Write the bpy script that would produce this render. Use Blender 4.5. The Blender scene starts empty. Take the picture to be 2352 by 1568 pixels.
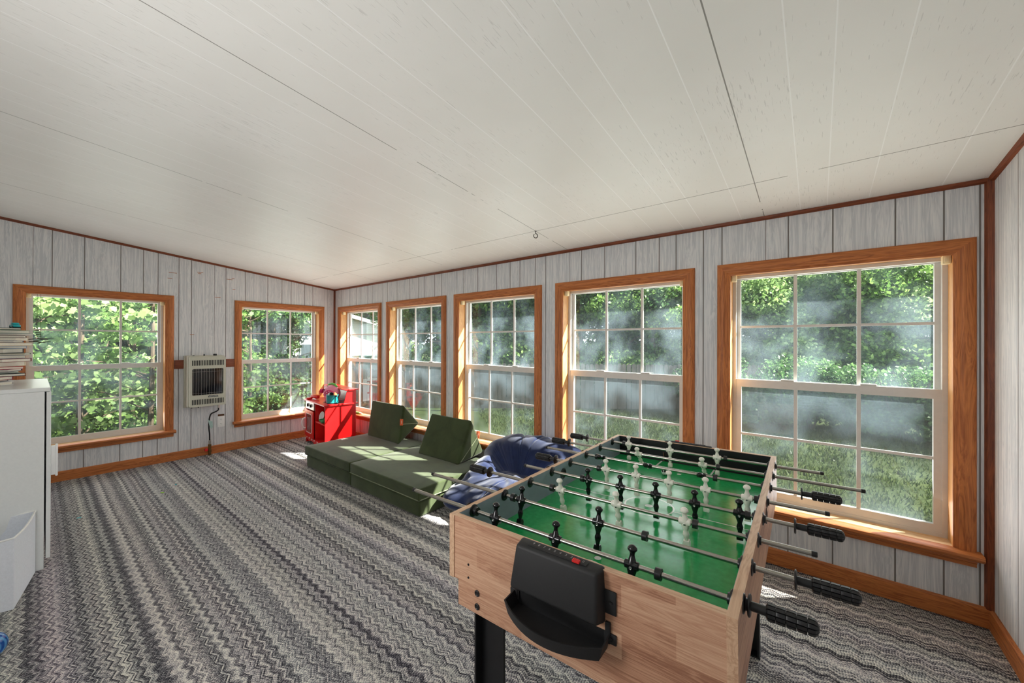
import bpy, bmesh, math, random
import numpy as np
from mathutils import Vector, Matrix, Euler
PI = math.pi
SC = bpy.context.scene
COL = SC.collection

# ------------------------------------------------------------------ mesh helpers
class MB:
    def __init__(s):
        s.v = []; s.f = []; s.m = []
    def add(s, vs, fs, mat=0, M=None):
        b = len(s.v)
        if M is not None:
            vs = [M @ Vector(v) for v in vs]
        s.v += [tuple(v) for v in vs]
        s.f += [tuple(b + i for i in f) for f in fs]
        s.m += [mat] * len(fs)
        return s
    def box(s, x0, x1, y0, y1, z0, z1, mat=0, M=None):
        vs = [(x, y, z) for x in (x0, x1) for y in (y0, y1) for z in (z0, z1)]
        fs = [(0, 1, 3, 2), (4, 6, 7, 5), (0, 4, 5, 1), (2, 3, 7, 6), (0, 2, 6, 4), (1, 5, 7, 3)]
        return s.add(vs, fs, mat, M)
    def bm(s, bm, mat=0, M=None):
        bm.verts.index_update()
        vs = [v.co.copy() for v in bm.verts]
        fs = [[v.index for v in f.verts] for f in bm.faces]
        bm.free()
        return s.add(vs, fs, mat, M)
    def rbox(s, x0, x1, y0, y1, z0, z1, r=.005, seg=2, mat=0, M=None):
        bm = bmesh.new()
        bmesh.ops.create_cube(bm, size=1)
        for v in bm.verts:
            v.co = Vector(((x0 + x1) / 2 + v.co.x * (x1 - x0), (y0 + y1) / 2 + v.co.y * (y1 - y0), (z0 + z1) / 2 + v.co.z * (z1 - z0)))
        bmesh.ops.bevel(bm, geom=bm.edges[:], offset=r, segments=seg, profile=.5, affect='EDGES', clamp_overlap=True)
        return s.bm(bm, mat, M)
    def tube(s, pts, r, n=10, mat=0, caps=True, M=None):
        pts = [Vector(p) for p in pts]
        k = len(pts)
        rs = r if isinstance(r, (list, tuple)) else [r] * k
        vs = []; fs = []
        up = None
        for i, p in enumerate(pts):
            t = (pts[min(i + 1, k - 1)] - pts[max(i - 1, 0)]).normalized()
            if up is None:
                a = Vector((0, 0, 1)) if abs(t.z) < .9 else Vector((1, 0, 0))
                up = (a - t * a.dot(t)).normalized()
            else:
                up = (up - t * up.dot(t)).normalized()
            q = t.cross(up)
            for j in range(n):
                an = 2 * PI * j / n
                vs.append(p + (up * math.cos(an) + q * math.sin(an)) * rs[i])
        for i in range(k - 1):
            for j in range(n):
                a = i * n + j; b = i * n + (j + 1) % n
                fs.append((a, b, b + n, a + n))
        if caps:
            fs.append(tuple(range(n - 1, -1, -1)))
            fs.append(tuple((k - 1) * n + j for j in range(n)))
        return s.add(vs, fs, mat, M)
    def cyl(s, p0, p1, r0, r1=None, n=20, mat=0, M=None):
        return s.tube([p0, p1], [r0, r0 if r1 is None else r1], n, mat, True, M)
    def lathe(s, prof, n=20, mat=0, M=None, sx=1, sy=1):
        vs = []; fs = []
        for z, r in prof:
            for j in range(n):
                a = 2 * PI * j / n
                vs.append((r * math.cos(a) * sx, r * math.sin(a) * sy, z))
        for i in range(len(prof) - 1):
            for j in range(n):
                a = i * n + j; b = i * n + (j + 1) % n
                fs.append((a, b, b + n, a + n))
        fs.append(tuple(range(n - 1, -1, -1)))
        fs.append(tuple((len(prof) - 1) * n + j for j in range(n)))
        return s.add(vs, fs, mat, M)
    def prism(s, poly, h0, h1, axis='y', mat=0, M=None):
        # poly: 2d points; axis x: (y,z); y: (x,z); z: (x,y)
        def P(a, b, h):
            return (h, a, b) if axis == 'x' else (a, h, b) if axis == 'y' else (a, b, h)
        n = len(poly)
        vs = [P(a, b, h0) for a, b in poly] + [P(a, b, h1) for a, b in poly]
        fs = [tuple(range(n)), tuple(range(2 * n - 1, n - 1, -1))] + [(i, i + n, (i + 1) % n + n, (i + 1) % n) for i in range(n)]
        return s.add(vs, fs, mat, M)
    def sphere(s, c, r, n=20, m=12, mat=0, M=None):
        r = (r, r, r) if not isinstance(r, (tuple, list)) else r
        vs = [(c[0], c[1], c[2] - r[2])]
        for i in range(1, m):
            t = -PI / 2 + PI * i / m
            for j in range(n):
                a = 2 * PI * j / n
                vs.append((c[0] + r[0] * math.cos(t) * math.cos(a), c[1] + r[1] * math.cos(t) * math.sin(a), c[2] + r[2] * math.sin(t)))
        vs.append((c[0], c[1], c[2] + r[2]))
        fs = [(0, 1 + (j + 1) % n, 1 + j) for j in range(n)]
        for i in range(m - 2):
            for j in range(n):
                a = 1 + i * n + j; b = 1 + i * n + (j + 1) % n
                fs.append((a, b, b + n, a + n))
        t = len(vs) - 1; b0 = 1 + (m - 2) * n
        fs += [(b0 + j, b0 + (j + 1) % n, t) for j in range(n)]
        return s.add(vs, fs, mat, M)
    def build(s, name, mats, parent=None, sharp=38, fix=True):
        me = bpy.data.meshes.new(name)
        me.from_pydata(s.v, [], s.f)
        mats = mats if isinstance(mats, (list, tuple)) else [mats]
        for m in mats:
            me.materials.append(m)
        if len(mats) > 1:
            me.polygons.foreach_set('material_index', s.m)
        if fix:
            bm = bmesh.new(); bm.from_mesh(me)
            bmesh.ops.recalc_face_normals(bm, faces=bm.faces[:])
            bm.to_mesh(me); bm.free()
        if sharp:
            me.polygons.foreach_set('use_smooth', [True] * len(me.polygons))
            me.set_sharp_from_angle(angle=math.radians(sharp))
        me.update()
        o = bpy.data.objects.new(name, me)
        COL.objects.link(o)
        if parent is not None:
            o.parent = parent
        return o

def tag(o, label=None, cat=None, group=None, kind=None):
    if label: o['label'] = label
    if cat: o['category'] = cat
    if group: o['group'] = group
    if kind: o['kind'] = kind
    return o
def thing(name, label, cat, loc=(0, 0, 0), rz=0, group=None, kind=None):
    o = bpy.data.objects.new(name, None)
    COL.objects.link(o)
    o.location = loc; o.rotation_euler = (0, 0, rz)
    o.empty_display_size = .1
    return tag(o, label, cat, group, kind)
def copy_tree(o, parent=None):
    c = o.copy(); COL.objects.link(c)
    if parent is not None: c.parent = parent
    for ch in [x for x in COL.objects if x.parent == o]:
        copy_tree(ch, c)
    return c
def text_mesh(txt, size, ext=.0005):
    cu = bpy.data.curves.new('lettering', 'FONT')
    cu.body = txt; cu.size = size; cu.extrude = ext; cu.align_x = 'CENTER'; cu.align_y = 'CENTER'
    o = bpy.data.objects.new('lettering', cu); COL.objects.link(o)
    bpy.context.view_layer.update()
    dg = bpy.context.evaluated_depsgraph_get()
    me = bpy.data.meshes.new_from_object(o.evaluated_get(dg))
    bpy.data.objects.remove(o); bpy.data.curves.remove(cu)
    return me
def text_obj(name, txt, size, mat, parent, M, ext=.0005):
    me = text_mesh(txt, size, ext); me.transform(M); me.materials.clear(); me.materials.append(mat)
    o = bpy.data.objects.new(name, me); COL.objects.link(o); o.parent = parent
    return o
def RX(a): return Matrix.Rotation(a, 4, 'X')
def RY(a): return Matrix.Rotation(a, 4, 'Y')
def RZ(a): return Matrix.Rotation(a, 4, 'Z')
def T(x, y, z): return Matrix.Translation((x, y, z))

# ------------------------------------------------------------------ material helpers
def lin(c):
    return tuple(((x / 255) / 12.92 if x / 255 <= .04045 else ((x / 255 + .055) / 1.055) ** 2.4) for x in c[:3]) + (1,)
class NT:
    def __init__(s, name):
        s.mat = bpy.data.materials.new(name); s.mat.use_nodes = True
        s.t = s.mat.node_tree; s.t.nodes.clear()
        s.out = s.n('ShaderNodeOutputMaterial')
    def n(s, typ, ins=None, **kw):
        nd = s.t.nodes.new(typ)
        for k, v in kw.items(): setattr(nd, k, v)
        for k, v in (ins or {}).items():
            if hasattr(v, 'bl_idname') and hasattr(v, 'is_output'): s.t.links.new(v, nd.inputs[k])
            else: nd.inputs[k].default_value = v
        return nd
    def math(s, op, a, b=None, c=None):
        nd = s.t.nodes.new('ShaderNodeMath'); nd.operation = op
        for i, x in enumerate((a, b, c)):
            if x is None: continue
            if isinstance(x, (int, float)): nd.inputs[i].default_value = x
            else: s.t.links.new(x, nd.inputs[i])
        return nd.outputs[0]
    def mix(s, f, a, b, blend='MIX'):
        nd = s.t.nodes.new('ShaderNodeMix'); nd.data_type = 'RGBA'; nd.blend_type = blend
        for i, x in ((0, f), (6, a), (7, b)):
            if isinstance(x, (int, float, tuple)): nd.inputs[i].default_value = x
            else: s.t.links.new(x, nd.inputs[i])
        return nd.outputs[2]
    def coord(s, scale=(1, 1, 1), kind='Object', loc=(0, 0, 0), rot=(0, 0, 0)):
        tc = s.n('ShaderNodeTexCoord')
        mp = s.n('ShaderNodeMapping', {'Vector': tc.outputs[kind], 'Scale': scale, 'Location': loc, 'Rotation': rot})
        return mp.outputs[0]
    def noise(s, vec, scale=5, detail=3, rough=.5, dist=0):
        return s.n('ShaderNodeTexNoise', {'Vector': vec, 'Scale': scale, 'Detail': detail, 'Roughness': rough, 'Distortion': dist}).outputs[0]
    def ramp(s, f, stops, interp='LINEAR'):
        nd = s.t.nodes.new('ShaderNodeValToRGB'); cr = nd.color_ramp; cr.interpolation = interp
        while len(cr.elements) < len(stops): cr.elements.new(1)
        for e, (p, c) in zip(cr.elements, stops):
            e.position = p; e.color = c if len(c) == 4 else tuple(c) + (1,)
        s.t.links.new(f, nd.inputs[0])
        return nd.outputs[0]
    def xyz(s, vec):
        return s.n('ShaderNodeSeparateXYZ', {0: vec}).outputs
    def bump(s, h, strength=.3, dist=.002):
        return s.n('ShaderNodeBump', {'Height': h, 'Strength': strength, 'Distance': dist}).outputs[0]
    def pbr(s, color, rough=.5, spec=.4, metal=0, normal=None, sheen=0, **kw):
        b = s.n('ShaderNodeBsdfPrincipled', {'Base Color': color, 'Roughness': rough, 'Metallic': metal, 'Specular IOR Level': spec})
        if sheen: b.inputs['Sheen Weight'].default_value = sheen
        for k, v in kw.items(): b.inputs[k.replace('_', ' ')].default_value = v
        if normal is not None: s.t.links.new(normal, b.inputs['Normal'])
        return b.outputs[0]
    def done(s, sh):
        s.t.links.new(sh, s.out.inputs[0]); return s.mat
def plain(name, c, rough=.5, spec=.4, metal=0, var=.08, scale=30, bump=0, **kw):
    t = NT(name); v = t.coord()
    n = t.noise(v, scale, 3)
    a = lin(c); lo = tuple(x * (1 - var) for x in a[:3]) + (1,); hi = tuple(min(1, x * (1 + var)) for x in a[:3]) + (1,)
    col = t.ramp(n, [(.3, lo), (.7, hi)])
    nm = t.bump(n, bump, .001) if bump else None
    return t.done(t.pbr(col, rough, spec, metal, nm, **kw))
def wood(name, c_lo, c_hi, axis='z', rough=.45, spec=.35, k=1.0, bump=.15, knots=True, loc=(0, 0, 0)):
    t = NT(name)
    sc = {'x': (1.2, 14, 14), 'y': (14, 1.2, 14), 'z': (14, 14, 1.2)}[axis]
    v = t.coord(tuple(x * k for x in sc), loc=loc)
    n1 = t.noise(v, 1.6, 4, .6, 1.2)
    fine = t.coord(tuple(x * k * (9 if x > 2 else 3) for x in sc))
    n2 = t.noise(fine, 1.0, 3, .6)
    rings = t.math('FRACT', t.math('MULTIPLY', n1, 7))
    rings = t.math('ABSOLUTE', t.math('SUBTRACT', rings, .5))
    f = t.math('ADD', t.math('MULTIPLY', rings, .8), t.math('MULTIPLY', t.math('SUBTRACT', n2, .42), .9))
    mid = tuple((a + b) / 2 for a, b in zip(c_lo, c_hi))
    col = t.ramp(f, [(.0, lin(c_lo)), (.22, lin(mid)), (.6, lin(c_hi))])
    return t.done(t.pbr(col, rough, spec, 0, t.bump(n2, bump, .0006)))

# ------------------------------------------------------------------ camera (solved from the photograph)
F = 877.42
CAM = Vector((5.6987, -2.8416, 1.35)); yaw, pitch, roll = .6737, .0024, .0032
fw = Vector((-math.sin(yaw) * math.cos(pitch), math.cos(yaw) * math.cos(pitch), math.sin(pitch)))
rt = Vector((math.cos(yaw), math.sin(yaw), 0)); up = rt.cross(fw)
r2 = rt * math.cos(roll) + up * math.sin(roll); u2 = -rt * math.sin(roll) + up * math.cos(roll)
cd = bpy.data.cameras.new('camera'); cd.sensor_width = 36; cd.lens = F * 36 / 2352; cd.clip_start = .05; cd.clip_end = 200
cam = bpy.data.objects.new('camera', cd); COL.objects.link(cam)
cam.matrix_world = Matrix(((r2.x, u2.x, -fw.x, CAM.x), (r2.y, u2.y, -fw.y, CAM.y), (r2.z, u2.z, -fw.z, CAM.z), (0, 0, 0, 1)))
SC.camera = cam

L = 6.3518; H = 2.1375; S = .1056; YF = -3.38; WT = .16
ZTOP = 1.865; ZSILL = .349
BACKW = [(.1143, 1.2452), (1.3634, 2.5029), (2.6312, 3.7729), (3.9181, 5.0415), (5.1813, 6.2993)]
LEFTW = [(-2.9612, -1.85), (-1.2728, -.1626)]

# ------------------------------------------------------------------ materials of the room
def grooves(t, coord, x0, period, offs, w):
    u = t.math('MULTIPLY', t.math('FRACT', t.math('DIVIDE', t.math('SUBTRACT', coord, x0), period)), period)
    m = None
    for o in offs:
        d = t.math('ABSOLUTE', t.math('SUBTRACT', u, o))
        k = t.math('LESS_THAN', d, w)
        m = k if m is None else t.math('MAXIMUM', m, k)
    return m
def paneling(name, ax, x0, period, offs):
    t = NT(name)
    v = t.coord((1, 1, 1)); c = t.xyz(v)[ax]
    s = (70, 70, 2.2)
    n = t.noise(t.coord(s), 1, 5, .65, .6)
    nl = t.noise(t.coord((9, 9, .9)), 1, 4, .6, 2.5)
    rings = t.math('ABSOLUTE', t.math('SUBTRACT', t.math('FRACT', t.math('MULTIPLY', nl, 9)), .5))
    dk = t.math('ADD', t.math('MULTIPLY', t.math('SUBTRACT', n, .5), 1.1), t.math('MULTIPLY', rings, .34))
    col = t.ramp(dk, [(0, lin((200, 202, 205))), (.14, lin((220, 220, 221))), (.42, lin((234, 233, 231)))])
    g = grooves(t, c, x0, period, offs, .0034)
    col = t.mix(g, col, lin((118, 113, 110)))
    h = t.math('SUBTRACT', t.math('MULTIPLY', n, .15), g)
    return t.done(t.pbr(col, .55, .3, 0, t.bump(h, .5, .002)))
GOFF = (0, .116, .322, .575, .748, .865, 1.042, 1.155)
M_WALLB = paneling('painted_panel_back', 0, 4.052 - 5.58, 1.395, GOFF)
M_WALLL = paneling('painted_panel_left', 1, -2.849 - 1.37 * 2, 1.37, GOFF)
M_WALLR = paneling('painted_panel_right', 1, -.075 - 1.37 * 4, 1.37, GOFF)
def ceiling_mat():
    t = NT('ceiling_panel'); v = t.coord(); x, y, z = t.xyz(v)
    n = t.noise(t.coord((230, 16, 1)), 1, 2, .5)
    n2 = t.noise(t.coord((2.2, 2.2, 1)), 1, 3)
    dash = t.math('GREATER_THAN', n, t.math('ADD', .69, t.math('MULTIPLY', t.math('SUBTRACT', n2, .5), -.34)))
    col = t.ramp(n2, [(.3, lin((233, 232, 227))), (.7, lin((239, 238, 234)))])
    col = t.mix(t.math('MULTIPLY', dash, .38), col, lin((186, 185, 180)))
    g = grooves(t, x, 4.042 - 1.4 * 4, 1.4, (.18, .301, .476, .743, .935, 1.06, 1.28), .0019)
    seam = grooves(t, x, 4.042 - 1.4 * 4 - .2, 1.4, (.2,), .0022)
    sy = t.math('LESS_THAN', t.math('ABSOLUTE', t.math('ADD', y, .485)), .0024)
    brk = t.math('GREATER_THAN', t.noise(t.coord((2.5, 2.5, 1)), 1, 4, .7), .42)
    sm = t.math('MULTIPLY', t.math('MAXIMUM', seam, sy), brk)
    col = t.mix(t.math('MULTIPLY', g, .9), col, lin((250, 250, 248)))
    col = t.mix(t.math('MULTIPLY', sm, .8), col, lin((110, 106, 98)))
    h = t.math('SUBTRACT', t.math('MULTIPLY', dash, -.4), t.math('MAXIMUM', g, sm))
    return t.done(t.pbr(col, .42, .22, 0, t.bump(h, .35, .0015)))
M_CEIL = ceiling_mat()
def carpet_mat():
    t = NT('zigzag_carpet'); v = t.coord(); x, y, z = t.xyz(v)
    wob = t.math('MULTIPLY', t.math('SUBTRACT', t.noise(v, 1.3, 2), .5), .02)
    ph = t.math('FRACT', t.math('DIVIDE', x, .076))
    tri = t.math('ABSOLUTE', t.math('SUBTRACT', ph, .5))
    vv = t.math('ADD', t.math('ADD', y, t.math('MULTIPLY', tri, .038)), wob)
    # stripes across v
    cv = t.n('ShaderNodeCombineXYZ', {0: vv}).outputs[0]
    st = t.n('ShaderNodeTexNoise', {'Vector': cv, 'Scale': 19, 'Detail': 4, 'Roughness': .75}).outputs[0]
    per = t.math('MULTIPLY', t.math('SINE', t.math('MULTIPLY', vv, 2 * PI / .155)), .05)
    per2 = t.math('MULTIPLY', t.math('SINE', t.math('MULTIPLY', vv, 2 * PI / .043)), .06)
    st = t.math('ADD', t.math('ADD', st, per), per2)
    tint = t.n('ShaderNodeTexNoise', {'Vector': cv, 'Scale': 7.3, 'Detail': 2, 'Roughness': .5}).outputs[1]
    # tufts: snapped cells with random value
    cy = t.math('FLOOR', t.math('DIVIDE', vv, .0062))
    row0 = t.n('ShaderNodeTexWhiteNoise', {'W': t.math('ADD', cy, .37)}, noise_dimensions='1D').outputs[0]
    xs = t.math('ADD', t.math('DIVIDE', x, .0095), t.math('MULTIPLY', row0, 9))
    cx = t.math('FLOOR', xs)
    cell = t.n('ShaderNodeCombineXYZ', {0: cx, 1: cy}).outputs[0]
    wn = t.n('ShaderNodeTexWhiteNoise', {'Vector': cell}, noise_dimensions='2D').outputs[0]
    row = t.n('ShaderNodeTexWhiteNoise', {'W': cy}, noise_dimensions='1D').outputs[0]
    fx = t.math('SINE', t.math('MULTIPLY', xs, 2 * PI))
    fy = t.math('SINE', t.math('MULTIPLY', t.math('DIVIDE', vv, .0062), 2 * PI))
    tuft = t.math('MULTIPLY', t.math('ADD', fx, fy), .12)
    val = t.math('ADD', t.math('ADD', t.math('ADD', st, t.math('MULTIPLY', t.math('SUBTRACT', row, .5), .34)), t.math('MULTIPLY', t.math('SUBTRACT', wn, .5), .26)), tuft)
    col = t.ramp(val, [(.17, lin((42, 42, 48))), (.33, lin((86, 85, 90))), (.475, lin((130, 128, 130))), (.62, lin((176, 173, 171))), (.80, lin((222, 218, 208)))])
    hue = t.mix(.5, tint, (.5, .5, .5, 1))
    col = t.mix(.22, col, hue, 'OVERLAY')
    return t.done(t.pbr(col, .95, .1, 0, t.bump(val, .8, .004)))
M_CARPET = carpet_mat()
W_LO, W_HI = (152, 86, 46), (206, 128, 70)
M_TRIMV = wood('stained_pine_vertical', W_LO, W_HI, 'z')
M_TRIMH = wood('stained_pine_horizontal', W_LO, W_HI, 'x', loc=(3.3, 1.7, 0))
M_TRIMY = wood('stained_pine_lengthwise', W_LO, W_HI, 'y', loc=(1.3, .4, 0))
M_DARKV = wood('dark_stained_strip_vertical', (98, 46, 24), (142, 74, 40), 'z')
M_DARKX = wood('dark_stained_strip_across', (98, 46, 24), (142, 74, 40), 'x')
M_DARKY = wood('dark_stained_strip_along', (98, 46, 24), (142, 74, 40), 'y')
M_JAMBV = wood('honey_pine_vertical', (190, 132, 78), (222, 172, 112), 'z')
M_JAMBH = wood('honey_pine_horizontal', (190, 132, 78), (222, 172, 112), 'x')
M_SILLW = wood('pale_sill_board', (206, 164, 116), (234, 202, 160), 'x')
M_VINYL = plain('window_vinyl', (216, 214, 209), .4, .4, var=.03)
M_CREAM = plain('cream_plastic', (236, 222, 180), .4, .4, var=.03)
def glass_mat():
    t = NT('window_glass')
    ge = t.n('ShaderNodeNewGeometry')
    c = t.math('ABSOLUTE', t.n('ShaderNodeVectorMath', {0: ge.outputs['Incoming'], 1: ge.outputs['Normal']}, operation='DOT_PRODUCT').outputs['Value'])
    fr = t.math('ADD', .03, t.math('MULTIPLY', .9, t.math('POWER', t.math('SUBTRACT', 1, c), 5)))
    g = t.n('ShaderNodeBsdfGlossy', {'Roughness': .0, 'Color': (1, 1, 1, 1)}).outputs[0]
    tr = t.n('ShaderNodeBsdfTransparent', {'Color': (.97, .99, .98, 1)}).outputs[0]
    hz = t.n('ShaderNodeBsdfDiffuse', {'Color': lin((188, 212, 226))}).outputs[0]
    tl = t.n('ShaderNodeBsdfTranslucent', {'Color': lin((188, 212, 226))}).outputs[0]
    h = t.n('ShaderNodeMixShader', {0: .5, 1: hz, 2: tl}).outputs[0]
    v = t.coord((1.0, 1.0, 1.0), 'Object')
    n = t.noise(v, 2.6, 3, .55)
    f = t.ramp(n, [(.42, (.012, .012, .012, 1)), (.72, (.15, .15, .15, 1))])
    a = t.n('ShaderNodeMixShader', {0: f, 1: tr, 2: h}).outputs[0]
    return t.done(t.n('ShaderNodeMixShader', {0: fr, 1: a, 2: g}).outputs[0])
M_GLASS = glass_mat()
def screen_mat():
    t = NT('insect_screen')
    d = t.n('ShaderNodeBsdfDiffuse', {'Color': lin((86, 86, 82))}).outputs[0]
    tr = t.n('ShaderNodeBsdfTransparent').outputs[0]
    n = t.noise(t.coord(), 3.0, 2)
    f = t.ramp(n, [(.3, (.27, .27, .27, 1)), (.7, (.37, .37, .37, 1))])
    return t.done(t.n('ShaderNodeMixShader', {0: f, 1: tr, 2: d}).outputs[0])
M_SCREEN = screen_mat()

# ------------------------------------------------------------------ room shell
def wall_boxes(mb, a0, a1, openings, put, ztop):
    """panel pieces around window openings; put(a0,a1,z0,z1)"""
    cur = a0
    for o0, o1 in openings:
        put(cur, o0, 0, ztop); put(o0, o1, 0, ZSILL - .033); put(o0, o1, ZTOP - .065, ztop)
        cur = o1
    put(cur, a1, 0, ztop)
def rough(w): return (w[0] + .07, w[1] - .07)
mb = MB(); wall_boxes(mb, -WT, L + WT, [rough(w) for w in BACKW], lambda a, b, c, d: mb.box(a, b, 0, WT, c, d), H - .02)
tag(mb.build('wall_back', M_WALLB, sharp=0), 'long whitewashed panel wall with five windows', 'wall', kind='structure')
mb = MB(); wall_boxes(mb, YF, 0, [rough(w) for w in LEFTW], lambda a, b, c, d: mb.box(-WT, 0, a, b, c, d), H - .02)
mb.prism([(0, H - .02), (0, H + .01), (YF, H - YF * S + .01), (YF, H - .02)], -WT, 0, 'x')
wl = tag(mb.build('wall_left', M_WALLL, sharp=0), 'short whitewashed panel wall with two windows and the heater', 'wall', kind='structure')
mb = MB(); mb.prism([(0, 0), (0, H + .01), (YF, H - YF * S + .01), (YF, 0)], L, L + WT, 'x')
tag(mb.build('wall_right', M_WALLR, sharp=0), 'whitewashed panel wall at the right edge', 'wall', kind='structure')
mb = MB(); mb.box(-WT, L + WT, YF - WT, YF, 0, H - YF * S + .05)
tag(mb.build('wall_front', M_WALLR, sharp=0), 'whitewashed panel wall behind the camera', 'wall', kind='structure')
mb = MB(); mb.box(-.3, L + .3, YF - .2, .14, -.12, 0)
tag(mb.build('floor', M_CARPET, sharp=0), 'grey and cream zigzag striped carpet floor', 'floor', kind='structure')
EAVE = .47
mb = MB(); mb.prism([(EAVE, H - EAVE * S), (YF - .2, H - (YF - .2) * S), (YF - .2, H - (YF - .2) * S + .12), (EAVE, H - EAVE * S + .12)], -.25, L + .5, 'x')
tag(mb.build('ceiling', M_CEIL, sharp=0), 'sloping off-white panelled ceiling with thin grooves', 'ceiling', kind='structure')
# scuffs on the left wall
M_SCUFF = plain('bare_wood_scuff', (176, 118, 84), .7, .2)
for y, z, w in [(-1.86, 2.125, .07), (-1.885, 2.06, .04), (-1.615, 2.165, .055), (-1.62, 2.15, .03), (-1.325, 2.12, .06), (-1.29, 2.135, .03), (-1.445, 1.885, .055), (-1.688, 1.43, .04), (-1.28, 2.0, .03)]:
    MB().box(0, .0012, y - w / 2, y + w / 2, z - .003, z + .003, M=None).build('scuff_mark', M_SCUFF, wl)
# baseboards
def base(name, label, M, mat, ln):
    mb = MB(); mb.prism([(0, 0), (0, .095), (-.006, .095), (-.014, .087), (-.015, 0)], 0, ln, 'x', M=M)
    tag(mb.build(name, mat), label, 'baseboard', kind='structure')
base('baseboard_back', 'stained wood baseboard along the long window wall', Matrix.Identity(4), M_TRIMH, L)
base('baseboard_left', 'stained wood baseboard under the heater wall', T(0, YF, 0) @ RZ(PI / 2), M_TRIMY, -YF)
base('baseboard_right', 'stained wood baseboard along the right wall', T(L, 0, 0) @ RZ(-PI / 2), M_TRIMY, -YF)
# ceiling and corner strips
mb = MB(); mb.prism([(0, H), (0, H - .021), (-.006, H - .02), (-.014, H - .014), (-.018, H + .001)], 0, L, 'x')
tag(mb.build('trim_1', M_DARKX), 'dark stained strip along the top of the long window wall', 'trim', kind='structure')
for nm, x, sg, lb in (('trim_2', 0, 1, 'dark stained strip sloping along the top of the heater wall'), ('trim_3', L, -1, 'dark stained strip sloping along the top of the right wall')):
    mb = MB()
    a = [(x, 0, H), (x, 0, H - .022), (x + sg * .012, 0, H - .018), (x + sg * .018, 0, H)]
    b = [(p[0], YF, p[2] - YF * S) for p in a]
    mb.add(a + b, [(0, 1, 2, 3), (7, 6, 5, 4)] + [(i, i + 4, (i + 1) % 4 + 4, (i + 1) % 4) for i in range(4)])
    tag(mb.build(nm, M_DARKY), lb, 'trim', kind='structure')
mb = MB(); mb.prism([(0, 0), (.02, 0), (.014, -.014), (0, -.02)], .09, H, 'z')
tag(mb.build('trim_4', M_DARKV), 'dark stained corner strip beside the toy kitchen', 'trim', kind='structure')
mb = MB(); mb.prism([(L, 0), (L - .027, 0), (L - .02, -.016), (L, -.024)], .09, H, 'z')
tag(mb.build('trim_5', M_DARKV), 'dark stained corner strip right of the largest window', 'trim', kind='structure')
mb = MB(); mb.rbox(0, .012, -1.845, -1.27, 1.036, 1.135, .002)
tag(mb.build('trim_6', M_DARKY), 'stained board fixed to the wall behind the heater', 'trim', kind='structure')

# ------------------------------------------------------------------ windows
CP = [(0, 0), (0, -.013), (.005, -.018), (.042, -.02), (.047, -.016), (.056, -.016), (.060, -.011), (.0755, -.010), (.0755, 0)]
CW = .0755
def casing(parent, W, x_off, kind):
    mb = MB(); n = len(CP)
    if kind == 'head':
        A = [(w, t, ZTOP - w) for w, t in CP]; B = [(W - w, t, ZTOP - w) for w, t in CP]
    elif kind == 'left':
        A = [(w, t, ZSILL) for w, t in CP]; B = [(w, t, ZTOP - w) for w, t in CP]
    else:
        A = [(W - w, t, ZSILL) for w, t in CP]; B = [(W - w, t, ZTOP - w) for w, t in CP]
    mb.add(A + B, [tuple(range(n)), tuple(range(2 * n - 1, n - 1, -1))] + [(i, i + n, (i + 1) % n + n, (i + 1) % n) for i in range(n)])
    mb.build('casing', M_TRIMH if kind == 'head' else M_TRIMV, parent, sharp=50)
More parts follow.
